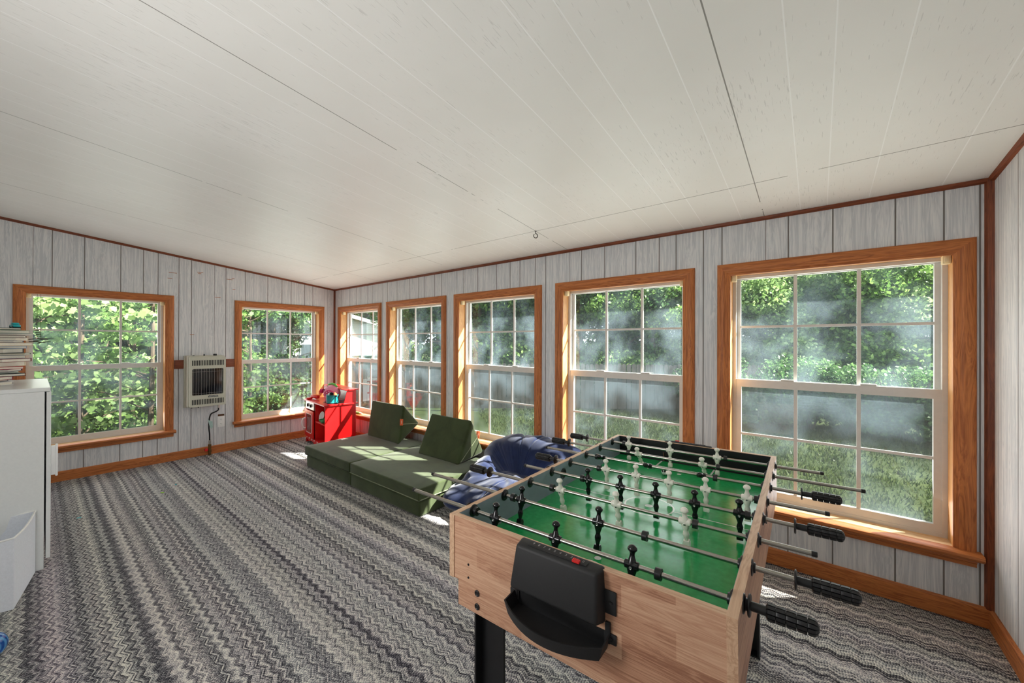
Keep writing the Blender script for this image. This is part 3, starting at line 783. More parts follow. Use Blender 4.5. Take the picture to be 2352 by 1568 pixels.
mb = MB(); mb.add([(-.03, -.02, 0), (.0, -.024, .008), (.03, -.015, .002), (-.028, .01, .004), (.002, .014, .014), (.03, .012, .004), (-.01, .026, .003), (.02, .026, .001)],
                  [(0, 1, 4, 3), (1, 2, 5, 4), (3, 4, 6), (4, 5, 7), (4, 7, 6)])
mb.add([(-.03, -.02, -.002), (.0, -.024, .006), (.03, -.015, .0), (-.028, .01, .002), (.002, .014, .012), (.03, .012, .002), (-.01, .026, .001), (.02, .026, -.001)],
       [(0, 3, 4, 1), (1, 4, 5, 2), (3, 6, 4), (4, 7, 5), (4, 6, 7)])
ps = tag(mb.build('paper_scrap', M_PAPER), 'crumpled white paper scrap on the left edge of the olive cushion', 'paper'); ps.location = (1.43, -.62, .227)

# ------------------------------------------------------------------ bean bag
def bean():
    nt, npz = 180, 110
    th = np.linspace(0, 2 * np.pi, nt, endpoint=False); ph = np.linspace(-np.pi / 2, np.pi / 2, npz)
    TH, PH = np.meshgrid(th, ph)
    d = np.stack([np.cos(PH) * np.cos(TH), np.cos(PH) * np.sin(TH), np.sin(PH)], -1)
    blobs = [((0, .0, -.09), (.50, .36, .19)), ((.04, .23, .12), (.58, .17, .25)), ((-.34, .05, -.02), (.17, .24, .19)), ((.36, -.02, .06), (.17, .28, .22)), ((-.42, -.16, -.11), (.14, .2, .10))]
    def sdf(p):
        r = None
        for c, a in blobs:
            q = (p - np.array(c)) / np.array(a); k = np.linalg.norm(q, axis=-1); s = (k - 1) * min(a) * 1.2
            if r is None: r = s
            else:
                h = np.clip(.5 + .5 * (s - r) / .07, 0, 1); r = s * (1 - h) + r * h - .07 * h * (1 - h)
        return r
    lo = np.zeros(TH.shape); hi = np.full(TH.shape, .9)
    for _ in range(26):
        m = (lo + hi) / 2; s = sdf(d * m[..., None]); lo = np.where(s < 0, m, lo); hi = np.where(s < 0, hi, m)
    p = d * lo[..., None]
    x, y, z = p[..., 0], p[..., 1], p[..., 2]
    # soft folds running down from the rim plus cross wrinkles, and sewn panel seams
    rho = np.hypot(x, y)
    w = .012 * np.clip((rho - .1) / .3, 0, 1) * np.sin(TH * 9 + 4 * z + 1.5 * np.sin(7 * x)) * np.clip(z + .2, 0, .3) / .3
    w += .006 * np.sin(22 * x + 10 * np.sin(9 * y + 3 * z) + 6 * z) * np.exp(-((z - .02) / .12) ** 2)
    w += .003 * np.sin(30 * (x + .6 * z) + 3 * np.sin(14 * y)) + .002 * np.sin(60 * y + 20 * z + 4 * np.sin(20 * x))
    for a0 in (.55, 1.25, 2.0, 2.75, 3.6, 4.4, 5.2):
        w -= .02 * np.clip((rho - .08) / .25, 0, 1) * np.exp(-((TH - a0) / .035) ** 2) * np.clip(z + .25, 0, .2) / .2
    p = p * (1 + w / np.maximum(lo, .05))[..., None]
    p[..., 2] = np.maximum(p[..., 2] + .205, .002 + .03 * np.clip(np.hypot(p[..., 0], p[..., 1]) - .42, 0, 1))
    me = bpy.data.meshes.new('bean_bag')
    vs = p.reshape(-1, 3)
    fs = [(i * nt + j, i * nt + (j + 1) % nt, (i + 1) * nt + (j + 1) % nt, (i + 1) * nt + j) for i in range(1, npz - 2) for j in range(nt)]
    fs += [tuple(nt + j for j in range(nt - 1, -1, -1)), tuple((npz - 2) * nt + j for j in range(nt))]
    mb = MB(); mb.v = [tuple(q) for q in vs]; mb.f = fs; mb.m = [0] * len(fs)
    return mb
bb = bean().build('bean_bag', suede('navy_corduroy', (29, 41, 76), .4), sharp=80)
tag(bb, 'slumped navy blue bean bag chair between the couch and the game table', 'bean bag'); bb.location = (3.86, -.47, 0)

# ------------------------------------------------------------------ toy kitchen
M_TRED = plain('red_painted_board', (206, 20, 22), .35, .45, var=.05)
M_DRED = plain('dark_red_edge', (120, 20, 24), .45, .4)
M_SILV = plain('silver_paint', (178, 176, 172), .35, .5, .6)
M_WHITE = plain('white_plastic', (236, 236, 234), .35, .45, var=.02)
M_TRANS = plain('clear_oven_window', (120, 60, 62), .12, .5)
tk = thing('toy_kitchen', 'red wooden toy kitchen standing in the corner', 'toy kitchen', (.28, -.53, 0), -.128)
KW, KD, KH = .75, .375, .56
p = .014
def kb(n, m, *a, par=tk): return MB().rbox(*a, .0015, 1).build(n, m, par)
kb('side_panel', M_TRED, 0, p, 0, KD, .0, KH); kb('side_panel', M_TRED, KW - p, KW, 0, KD, 0, KH); kb('divider', M_TRED, .345, .345 + p, .01, KD - .01, .075, KH)
kb('back_panel', M_TRED, p, KW - p, KD - .01, KD, .07, KH)
kb('shelf', M_TRED, .345 + p, KW - p, .005, KD - .01, .315, .33); kb('shelf', M_TRED, p, KW - p, .005, KD - .01, .075, .09)
ct = kb('countertop', M_TRED, -.025, KW + .018, -.018, KD + .02, KH, KH + .016)
mb = MB()
for bx, by in ((.50, .12), (.50, .26), (.66, .19)):
    mb.lathe([(0, .06), (.003, .06), (.004, .054), (.004, .03), (.003, .028), (.003, .001)], 28, 0, T(bx, by, KH + .016))
mb.build('burner', M_BLK, ct)
cpn = kb('control_panel', M_SILV, p, .345, -.006, .012, .458, KH)
for kx in (.125, .245):
    mb = MB(); M = T(kx, -.006, .51) @ RX(PI / 2)
    mb.lathe([(0, .022), (.006, .021), (.006, .001)], 24, 0, M); mb.rbox(-.006, .006, -.021, .021, .005, .02, .003, 2, 1, M)
    for a in range(8): mb.box(-.0015, .0015, .0245, .029, 0, .001, 1, M @ RZ(a * PI / 4 + .3))
    mb.build('knob', [M_SILV, M_BLK], cpn)
# oven door: frame with rounded window
def rrect(x0, x1, z0, z1, r, n=6):
    pts = []
    for cx, cz, a in ((x1 - r, z1 - r, 0), (x0 + r, z1 - r, 90), (x0 + r, z0 + r, 180), (x1 - r, z0 + r, 270)):
        for k in range(n + 1):
            t = math.radians(a + 90 * k / n); pts.append((cx + r * math.cos(t), cz + r * math.sin(t)))
    return pts
def ring(mb, outer, inner, y0, y1, mat=0, M=None):
    n = len(outer)
    vs = [(a, y0, b) for a, b in outer] + [(a, y0, b) for a, b in inner] + [(a, y1, b) for a, b in outer] + [(a, y1, b) for a, b in inner]
    fs = []
    for i in range(n):
        j = (i + 1) % n
        fs += [(i, j, n + j, n + i), (2 * n + i, 3 * n + i, 3 * n + j, 2 * n + j), (i, 2 * n + i, 2 * n + j, j), (n + i, n + j, 3 * n + j, 3 * n + i)]
    mb.add(vs, fs, mat, M)
mb = MB(); ring(mb, rrect(.004, .345, .098, .445, .004), rrect(.058, .285, .155, .395, .03), -.016, -.001)
dr = mb.build('oven_door', M_TRED, tk)
mb = MB(); ring(mb, rrect(.052, .291, .149, .401, .034), rrect(.058, .285, .155, .395, .03), -.0185, -.016); mb.build('window_rim', M_WHITE, dr)
mb = MB(); mb.prism(rrect(.058, .285, .155, .395, .03), -.009, -.006, 'y'); mb.build('oven_window', M_TRANS, dr)
mb = MB(); mb.tube([(.028, -.016, .19), (.024, -.04, .20), (.018, -.052, .23), (.016, -.055, .26), (.018, -.052, .29), (.024, -.04, .32), (.028, -.016, .33)], .009, 10); mb.build('door_handle', M_WHITE, dr)
# scalloped skirt with pale marks
mb = MB(); mb.prism([(p, .09), (KW - p, .09), (KW - p, .055), (.62, .05), (.56, .03), (.5, .05), (.42, .05), (.36, .03), (.3, .05), (.2, .05), (.15, .03), (.1, .05), (p, .055)], -.004, .008, 'y')
sk = mb.build('skirt', M_TRED, tk)
mb = MB()
for kx in (.06, .16, .27, .36, .48, .60, .70): mb.prism([(kx - .018, .078), (kx, .086), (kx + .018, .078), (kx + .006, .068), (kx, .061), (kx - .006, .068)], -.0052, -.0042, 'y')
mb.build('skirt_decor', M_WHITE, sk)
# upper hutch
mb = MB(); mb.prism([(.225, KH + .016), (KD, KH + .016), (KD, .735), (.265, .735)], KW - p, KW, 'x'); mb.build('hutch_side', M_TRED, tk)
mb = MB(); mb.prism([(.225, KH + .016), (KD, KH + .016), (KD, .735), (.265, .735)], 0, p, 'x'); mb.build('hutch_side', M_TRED, tk)
kb('hutch_top', M_TRED, -.02, KW + .02, .235, KD + .025, .735, .749); bs = kb('splashback', M_SILV, p, KW - p, KD - .02, KD - .008, KH + .016, .735)
# things on and in the kitchen
KM = T(.28, -.53, 0) @ RZ(-.128)
def kloc(x, y, z): return KM @ Vector((x, y, z))
M_PINK = plain('pink_plastic', (240, 150, 178), .4, .45, var=.04); M_HOT = plain('magenta_plastic', (214, 34, 104), .35, .45); M_GREEN = plain('lime_plastic', (110, 200, 90), .4, .4)
M_TEAL = plain('teal_enamel', (30, 160, 165), .3, .45); M_CHARC = plain('charcoal_plastic', (48, 52, 58), .45, .4)
pg = thing('toy_pig', 'pink toy pig case with spotted side and green top on the toy kitchen counter', 'toy', kloc(.42, .19, KH + .0165), .35)
mb = MB(); mb.sphere((0, 0, .105), (.128, .07, .105), 32, 20); mb.build('body', M_PINK, pg)
mb = MB(); mb.tube([(-.115, -.035, .13), (-.14, -.042, .132)], [.03, .028], 20); mb.build('snout', M_HOT, pg)
for s in (-1, 1):
    mb = MB(); mb.add([(-.055, s * .03, .185), (-.015, s * .045, .19), (-.04, s * .062, .232), (-.03, s * .03, .19)], [(0, 1, 2), (1, 3, 2), (3, 0, 2), (0, 3, 1)]); mb.build('ear', M_PINK, pg)
mb = MB(); mb.sphere((-.075, -.056, .15), .009, 12, 8); mb.build('eye', M_CHARC, pg)
mb = MB(); n = 20
pts = [(.0 + .085 * math.cos(PI * k / n), .075 + .075 * math.sin(PI * k / n)) for k in range(n + 1)]
mb.prism([(a + .02, b) for a, b in pts], -.0745, -.05, 'y'); pk = mb.build('side_patch', M_HOT, pg)
mb = MB()
for dx, dz in ((-.04, .095), (-.015, .118), (.015, .105), (.045, .12), (.07, .098), (.025, .135), (-.01, .09), (.05, .09)): mb.cyl((dx, -.0744, dz), (dx, -.0755, dz), .006, n=10)
mb.build('spot', M_WHITE, pk)
mb = MB(); mb.tube([(-.07, 0, .192), (-.035, 0, .218), (.01, 0, .224), (.055, 0, .214), (.085, 0, .185)], .014, 10); mb.build('carry_handle', M_GREEN, pg)
for dx in (-.06, .06):
    for dy in (-.035, .035): MB().cyl((dx, dy, 0), (dx, dy, .03), .016, n=12).build('foot', M_PINK, pg)
pot = thing('toy_pot', 'teal toy cooking pot full of small toys, in front of the pink pig', 'toy', kloc(.635, .125, KH + .0205))
mb = MB(); mb.lathe([(0, .001), (0, .062), (.005, .070), (.10, .073), (.104, .076), (.104, .070), (.02, .066), (.012, .001)], 36); mb.build('pot_body', M_TEAL, pot)
mb = MB(); mb.tube([(.07, .0, .085), (.10, 0, .095), (.125, 0, .098)], .008, 8); mb.build('pot_handle', M_CHARC, pot)
for k, (dx, dy, dz, rr, m, nm, lb) in enumerate(((-.03, -.02, .095, .028, M_WHITE, 'toy_egg', 'white toy egg heaped in the teal pot'), (.02, .02, .10, .028, M_ORANGE, 'toy_fruit', 'small orange toy fruit heaped in the teal pot'), (.03, -.025, .105, .025, M_CHARC, 'toy_cup', 'dark toy cup heaped in the teal pot'))):
    mb = MB()
    if nm == 'toy_cup': mb.lathe([(-.02, .001), (-.02, .018), (.022, .026), (.022, .023), (-.015, .015), (-.015, .001)], 18, 0, RY(.6))
    else: mb.sphere((0, 0, 0), (rr, rr, rr * 1.15), 18, 12)
    o = tag(mb.build(nm, m), lb, 'toy'); q = kloc(.635 + dx, .125 + dy, KH + .0205 + dz); o.location = q
M_OR2 = plain('orange_plastic', (238, 120, 40), .4, .45)
dl = thing('toy_drill', 'red and orange toy drill lying at the left end of the kitchen counter', 'toy', kloc(.12, .07, KH + .0165), .25)
mb = MB(); mb.rbox(-.055, .075, -.022, .022, .012, .055, .008, 3); mb.build('drill_body', M_RED, dl)
mb = MB(); mb.rbox(-.01, .1, -.019, .019, .0555, .066, .004, 2); mb.build('orange_top', M_OR2, dl)
mb = MB(); mb.rbox(-.06, -.02, -.085, -.015, .0, .028, .008, 3); mb.build('grip', M_RED, dl)
mb = MB(); mb.tube([(.03, -.04, .012), (.1, -.06, .012)], [.012, .008], 12); mb.build('tip', M_WHITE, dl)
sb = tag(MB().rbox(-.03, .03, -.02, .02, 0, .065, .008, 2).build('salt_box', M_WHITE), 'small white toy box at the back of the kitchen counter', 'toy'); sb.location = kloc(.2, .24, KH + .0165)
pn = thing('toy_pan', 'charcoal toy frying pan propped on the middle shelf of the kitchen', 'toy', kloc(.60, .17, .3305), .2)
mb = MB(); M = T(0, .03, .068) @ RX(1.25); mb.lathe([(0, .001), (0, .05), (.02, .066), (.022, .066), (.004, .05), (.004, .001)], 30, 0, M); mb.build('pan_body', M_CHARC, pn)
mb = MB(); mb.tube([M @ Vector((.06, 0, .018)), M @ Vector((.13, 0, .03))], .008, 8); mb.build('pan_handle', M_CHARC, pn)
pl_ = tag(MB().lathe([(0, .001), (0, .035), (.012, .062), (.014, .062), (.003, .035), (.003, .001)], 30, 0, T(0, 0, .06) @ RX(1.3)).build('toy_plate', M_WHITE), 'white toy plate leaning on the middle shelf of the kitchen', 'toy'); pl_.location = kloc(.44, .07, .3305)
bw = tag(MB().lathe([(0, .001), (0, .03), (.04, .062), (.043, .062), (.006, .03), (.006, .001)], 30).build('toy_bowl', plain('green_plastic', (60, 150, 100), .4, .45)), 'green toy bowl on the middle shelf of the kitchen', 'toy'); bw.location = kloc(.56, .05, .3305)
M_YEL = plain('yellow_card', (222, 170, 84), .6, .3)
yb = tag(MB().rbox(-.05, .05, -.06, .06, 0, .15, .003, 1).build('toy_food_box', M_YEL), 'yellow toy food box on the bottom shelf of the kitchen', 'toy'); yb.location = kloc(.645, .12, .0905)
sg = thing('green_marker', 'green toy marker lying on the first window sill', 'toy', (.70, -.02, .3495), .15)
mb = MB(); mb.rbox(-.05, .05, -.017, .017, 0, .028, .008, 3); mb.build('barrel', M_GREEN, sg)
mb = MB(); mb.tube([(.05, 0, .014), (.075, 0, .012), (.09, 0, .01)], [.012, .008, .004], 12); mb.build('tip', M_WHITE, sg)

# ------------------------------------------------------------------ gas heater, pipe, outlet, hook
M_BEIGE = plain('beige_enamel', (196, 194, 178), .4, .4, var=.03)
M_BGLASS = plain('dark_fire_glass', (12, 13, 16), .06, .6, var=.0)
HY0, HY1, HZ0, HZ1 = -1.752, -1.408, .600, 1.182
ht = thing('gas_heater', 'beige wall-mounted gas heater between the two windows', 'heater', (0, HY0, HZ0), PI / 2)
# local: x along the wall (+ to the corner), y negative into the room
w_, h_ = HY1 - HY0, HZ1 - HZ0
mb = MB(); mb.rbox(0, w_, -.145, -.001, 0, h_, .006, 2); mb.build('housing', M_BEIGE, ht)
mb = MB(); mb.rbox(-.012, w_ + .006, -.03, -.0015, -.012, h_ + .004, .004, 2); mb.build('back_flange', M_BEIGE, ht)
mb = MB()
fx0, fx1, fz0, fz1 = .008, w_ - .004, .004, h_ - .012
wx0, wx1, wz0, wz1 = .028, w_ - .026, .135, .437
mb2 = MB(); ring(mb2, rrect(fx0, fx1, fz0, fz1, .012), rrect(wx0, wx1, wz0, wz1, .014), -.2, -.144)
fc = mb2.build('front_cover', M_BEIGE, ht)
for z0, z1, n_ in ((.470, .538, 20), (.026, .092, 20)):
    for k in range(n_):
        x = .030 + (w_ - .058) * k / (n_ - 1)
        MB().box(x - .0042, x + .0042, -.2007, -.199, z0 + .004, z1 - .004).build('vent_slot', M_DARKIN, fc)
mb = MB(); mb.prism(rrect(wx0, wx1, wz0, wz1, .014), -.168, -.160, 'y'); mb.build('fire_glass', M_BGLASS, ht)
mb = MB()
for k in range(12):
    x = wx0 + .012 + (wx1 - wx0 - .024) * k / 11
    mb.tube([(x, -.186, wz0 - .004), (x, -.190, (wz0 + wz1) / 2), (x, -.186, wz1 + .004)], .0010, 6)
for z in (wz0 + .02, wz1 - .035): mb.tube([(wx0 - .002, -.188, z), (wx1 + .002, -.188, z)], .0010, 6)
mb.build('wire_guard', M_STEEL, ht)
# name plate below the fire window
mb = MB(); mb.prism([(.17, .105), (.27, .105), (.262, .125), (.178, .125)], -.2012, -.2002, 'y', M=T(.0, 0, .0))
pt_ = mb.build('name_plate', M_DARKIN, ht)
text_obj('name_lettering', 'VANGUARD', .0155, M_WHITE, pt_, T(.22, -.2014, .115) @ RX(PI / 2), .0003)
for x, r_, hh, n_ in ((.262, .018, .022, 'control_knob'), (.158, .007, .02, 'igniter_button'), (.06, .01, .008, 'top_screw')):
    mb = MB(); mb.lathe([(0, r_), (hh * .8, r_), (hh, r_ * .8), (hh, .001)], 18, 0, T(x, -.09, h_ - .0005)); mb.build(n_, M_BLK, ht)
for x in (.03, .09): MB().cyl((x, -.17, -.008), (x, -.17, .005), .006, n=10).build('foot_screw', M_BLK, ht)
gp = thing('gas_pipe', 'black gas line with brass valve running from heater to floor', 'pipe', (0, 0, 0))
def spl(pts, n=8):
    out = []
    P = [Vector(p) for p in pts]; P = [P[0]] + P + [P[-1]]
    for i in range(1, len(P) - 2):
        for k in range(n):
            t = k / n; a, b, c, d = P[i - 1:i + 3]
            out.append(.5 * ((2 * b) + (c - a) * t + (2 * a - 5 * b + 4 * c - d) * t * t + (3 * b - a - 3 * c + d) * t ** 3))
    out.append(P[-2]); return out
mb = MB(); mb.tube(spl([(.1, -1.458, .565), (.1, -1.46, .53), (.085, -1.49, .508), (.065, -1.518, .49), (.06, -1.532, .45), (.06, -1.537, .40), (.06, -1.539, .33), (.06, -1.532, .25), (.06, -1.531, .165)]), .0075, 10); mb.build('hose', M_BLK, gp)
mb = MB(); mb.lathe([(0, .013), (.03, .013), (.032, .01), (.04, .01)], 6, 0, T(.1, -1.458, .558)); mb.lathe([(0, .011), (.014, .015), (.045, .015), (.05, .009)], 8, 0, T(.06, -1.531, .128)); mb.build('flare_nut', M_STEEL, gp)
M_BRASS = plain('aged_brass', (120, 96, 58), .45, .5, .8)
mb = MB(); mb.lathe([(0, .014), (.03, .014), (.032, .018), (.062, .018), (.064, .014), (.10, .014), (.102, .017), (.125, .017), (.13, .011)], 12, 0, T(.06, -1.531, .003)); mb.build('valve', M_BRASS, gp)
mb = MB(); mb.rbox(.045, .075, -1.578, -1.549, .055, .085, .004, 2); mb.build('valve_lever', M_RED, gp)
M_TAGG = plain('pale_green_paper', (178, 205, 198), .7, .2)
mb = MB(); mb.add([(.074, -1.55, .42), (.078, -1.51, .40), (.072, -1.535, .345), (.08, -1.505, .335), (.076, -1.52, .31)], [(0, 1, 3, 2), (2, 3, 4)])
mb.add([(.076, -1.55, .42), (.08, -1.51, .40), (.074, -1.535, .345), (.082, -1.505, .335), (.078, -1.52, .31)], [(0, 2, 3, 1), (2, 4, 3)]); mb.tube([(.06, -1.545, .415), (.07, -1.555, .43), (.078, -1.545, .42)], .0015, 6); mb.build('service_tag', M_TAGG, gp)
M_WPL = plain('white_switchplate', (238, 238, 236), .35, .4, var=.02)
ou = thing('power_outlet', 'white double wall outlet below the heater', 'outlet', (0, -1.4075, .372), PI / 2)
mb = MB(); mb.rbox(-.038, .038, -.006, -.0002, -.064, .064, .002, 2); mb.build('cover_plate', M_WPL, ou)
for dz in (-.026, .026):
    mb = MB(); mb.prism(rrect(-.017, .017, dz - .015, dz + .015, .009), -.0078, -.0058, 'y'); s_ = mb.build('socket', M_WPL, ou)
    mb = MB(); mb.box(-.0075, -.0055, -.0082, -.0077, dz - .001, dz + .008); mb.box(.0055, .0075, -.0082, -.0077, dz - .001, dz + .007); mb.cyl((0, -.0077, dz - .007), (0, -.0082, dz - .007), .0024, n=10); mb.build('slot', M_DARKIN, s_)
MB().box(0, .0015, -1.438, -1.374, .440, .462).build('cut_hole', plain('raw_board_hole', (88, 62, 42), .8, .1), wl)
hk = tag(MB().tube([(0, 0, .06), (0, 0, .035)] + [(.0 + .015 * math.sin(a), 0, .016 + .016 * math.cos(a)) for a in [k * .35 - .05 for k in range(17)]], .0032, 10).lathe([(.05, .008), (.056, .008)], 14).build('ceiling_hook', plain('dark_zinc', (92, 90, 84), .4, .5, .8)), 'metal eye hook screwed into the ceiling near the window wall', 'hook')
hk.location = (4.042, -.485, H + .485 * S - .052); hk.rotation_euler = (0, 0, .75)

# ------------------------------------------------------------------ cabinet, books, bin, ball
M_CAB = plain('white_melamine', (228, 230, 228), .3, .4, var=.02, scale=90)
M_GAP = plain('dark_reveal', (60, 52, 46), .8, .1)
CB = (1.265, 2.125, -3.30, -2.797)
cbn = thing('white_cabinet', 'tall white storage cabinet at the left edge of the photo', 'cabinet', (CB[0], CB[2], 0))
cw, cdp = CB[1] - CB[0], CB[3] - CB[2]
def cbx(n, m, *a, par=cbn, r=.0015): return MB().rbox(*a, r, 1).build(n, m, par)
for x in (0, cw - .018): cbx('side_panel', M_CAB, x, x + .018, 0, cdp - .002, 0, 1.05)
cbx('back_panel', M_CAB, .018, cw - .018, 0, .008, .05, 1.05); cbx('bottom_panel', M_CAB, .018, cw - .018, .008, cdp - .004, .05, .068); cbx('kick_board', M_CAB, .018, cw - .018, cdp - .06, cdp - .045, 0, .05)
cbx('top_board', M_CAB, -.004, cw + .004, -.004, cdp + .02, 1.0505, 1.0735)
for k in (1,):
    d_ = cbx('door', M_CAB, .002, cw - .002, cdp + .005, cdp + .023, .06, 1.046)
    hx = cw - .012 if k else .012
    mb = MB(); mb.rbox(hx - .011, hx + .011, cdp + .023, cdp + .048, .548, .722, .003, 2); mb.rbox(hx - .013, hx + .013, cdp + .04, cdp + .05, .54, .73, .003, 2); mb.build('handle', M_WHITE, d_)
rb = random.Random(5)
BC = [('white', (226, 226, 222)), ('grey', (120, 124, 130)), ('crimson', (150, 30, 40)), ('black', (34, 34, 38)), ('pale green', (170, 190, 170)), ('navy', (40, 52, 84)), ('red', (176, 40, 44)), ('cream', (226, 216, 190)), ('maroon', (110, 30, 40)), ('silver', (178, 180, 184)),
      ('olive', (110, 112, 80)), ('charcoal', (62, 64, 70)), ('sky blue', (150, 176, 200)), ('tan', (186, 160, 120)), ('slate blue', (90, 104, 130)), ('ivory', (236, 230, 210)), ('brown', (112, 84, 60)), ('light grey', (190, 192, 190)), ('sage', (140, 160, 130)), ('dark green', (50, 76, 56))]
ORD = ['bottom book', 'second book from the bottom', 'third book from the bottom', 'fourth book from the bottom', 'fifth book from the bottom', 'sixth book from the bottom', 'seventh book from the bottom', 'eighth book from the bottom', 'ninth book from the bottom', 'tenth book from the bottom',
       'tenth book from the top', 'ninth book from the top', 'eighth book from the top', 'seventh book from the top', 'sixth book from the top', 'fifth book from the top', 'fourth book from the top', 'third book from the top', 'second book from the top', 'top book']
M_PAGES = plain('book_pages', (232, 226, 210), .8, .2, bump=.3, scale=400)
zb = 1.0745
for k, ((cn, cc_), od) in enumerate(zip(BC, ORD)):
    th_ = rb.choice((.012, .016, .02, .028)); bw_, bd_ = rb.uniform(.15, .19), rb.uniform(.21, .27)
    out = .0 + .055 * min(1, k / 6) + rb.uniform(-.02, .025) - (.03 if k < 3 else 0)
    bk = thing('book', '%s %s in the leaning stack on the cabinet' % (cn, od), 'book', (1.72 + rb.uniform(-.04, .04), -2.94 - bd_ / 2 + out, zb), rb.uniform(-.75, .75), 'books stacked on the cabinet')
    m = plain('book_cover_' + cn.replace(' ', '_'), cc_, .45, .35)
    mb = MB(); mb.box(-bw_ / 2, bw_ / 2, -bd_ / 2, bd_ / 2, 0, .0025); mb.box(-bw_ / 2, bw_ / 2, -bd_ / 2, bd_ / 2, th_ - .0025, th_); mb.box(-bw_ / 2, -bw_ / 2 + .003, -bd_ / 2, bd_ / 2, .0025, th_ - .0025); mb.build('cover', m, bk)
    MB().box(-bw_ / 2 + .003, bw_ / 2 - .005, -bd_ / 2 + .004, bd_ / 2 - .004, .0026, th_ - .0026).build('page_block', M_PAGES, bk)
    zb += th_ + .0006
tt = thing('toy_car', 'tiny teal toy car on top of the book stack', 'toy', (1.74, -2.915, zb), .3)
mb = MB(); mb.rbox(-.03, .03, -.016, .016, .006, .022, .005, 2); mb.rbox(-.016, .018, -.014, .014, .021, .034, .005, 2); mb.build('car_body', M_TEAL, tt)
for dx in (-.018, .018): MB().cyl((dx, -.017, .007), (dx, .017, .007), .007, n=14).build('wheel_pair', M_BLK, tt)
def bin_():
    o = thing('fabric_bin', 'white open-top fabric storage bin beside the cabinet', 'bin', (2.135, -2.83, 0), math.radians(-9.5))
    # local x away from the cabinet, y negative out of frame
    w, d, h, t = .415, .40, .358, .007
    bm = bmesh.new()
    mb = MB()
    N = 10
    outer = [(0, 0), (w, 0), (w, -d), (0, -d)]; inner = [(t, -t), (w - t, -t), (w - t, -d + t), (t, -d + t)]
    def lvl(pts, z, k):
        r = []
        for i in range(4):
            a, b = pts[i], pts[(i + 1) % 4]
            for q in range(N):
                s = q / N; x, y = a[0] + (b[0] - a[0]) * s, a[1] + (b[1] - a[1]) * s
                bow = math.sin(PI * s) * k; nx, ny = ((b[1] - a[1]), -(b[0] - a[0])); ln = math.hypot(nx, ny)
                r.append((x - nx / ln * bow, y - ny / ln * bow, z + (-.012 * math.sin(PI * s) if z > .3 else 0)))
        return r
    lv = [lvl(outer, .002, 0), lvl(outer, .09, -.006), lvl(outer, .2, -.010), lvl(outer, .3, -.004), lvl(outer, h, .004), lvl(inner, h, .004), lvl(inner, .2, -.009), lvl(inner, .012, 0)]
    n4 = 4 * N; vs = [p for l in lv for p in l]; fs = []
    for q in range(len(lv) - 1):
        for i in range(n4): fs.append((q * n4 + i, q * n4 + (i + 1) % n4, (q + 1) * n4 + (i + 1) % n4, (q + 1) * n4 + i))
    fs.append(tuple(range(n4 - 1, -1, -1))); fs.append(tuple((len(lv) - 1) * n4 + i for i in range(n4)))
    mb.add(vs, fs); mb.build('fabric_body', plain('white_nonwoven', (226, 230, 236), .85, .15, var=.04, bump=.2, scale=120), o)
    rim = lvl(outer, h + .001, .004); mb = MB(); mb.tube(rim + [rim[0]], .0045, 8); mb.build('rim_binding', plain('white_binding', (236, 236, 232), .8, .2), o)
bin_()
def ballmat():
    t = NT('blue_translucent_ball'); v = t.coord()
    n = t.n('ShaderNodeTexWave', {'Vector': v, 'Scale': 18, 'Distortion': 1.5}).outputs[0]
    return t.done(t.pbr(t.ramp(n, [(.2, lin((20, 80, 160))), (.8, lin((90, 160, 215)))]), .12, .5, 0, None, Transmission_Weight=.35))
blb = tag(MB().sphere((0, 0, 0), .052, 32, 20).build('toy_ball', ballmat()), 'shiny blue toy ball on the carpet at the left edge', 'ball'); blb.location = (2.958, -2.955, .0525)
M_SCR = [plain('teal_scrap', (40, 150, 160), .6), plain('lime_scrap', (150, 200, 60), .6), plain('aqua_scrap', (90, 190, 200), .6)]
for k, (x, y, lb) in enumerate(((.98, -2.0, 'tiny teal scrap on the open carpet, farthest one'), (1.14, -2.12, 'tiny aqua scrap on the open carpet, middle one'), (1.30, -2.62, 'tiny lime scrap on the carpet nearest the cabinet'))):
    o = tag(MB().rbox(-.012, .012, -.006, .006, 0, .004, .001, 1).build('plastic_scrap', M_SCR[k]), lb, 'scrap'); o.location = (x, y, .0005); o.rotation_euler = (0, 0, k * .8)
# twig ornament hanging in the heater-wall window
M_TWIG = plain('dark_twig', (52, 44, 36), .7, .2)
on = thing('twig_ornament', 'little twig ornament hung on thin cords in the window behind the cabinet', 'ornament', (-.04, -2.80, 1.362))
mb = MB(); mb.tube([(0, -.02, .43), (0, -.022, .02)], .0012, 6); mb.tube([(0, .0, .43), (0, -.002, .02)], .0012, 6); mb.build('cord', M_TWIG, on)
mb = MB()
for a, b, c, d in ((-.08, .0, .08, .012), (-.04, -.012, .05, .0), (-.07, -.02, .03, -.03), (-.02, -.035, .06, -.02)): mb.tube([(0, a, b), (.004, (a + c) / 2, (b + d) / 2 + .006), (0, c, d)], [.003, .0045, .002], 8)
mb.build('twig', M_TWIG, on)
mb = MB()
for k in range(5): mb.tube([(0, -.02 - .004 * k, .012 + k * .018), (0, .015 - .006 * k, .016 + k * .018)], .003, 6)
mb.build('ladder_rung', M_TWIG, on)
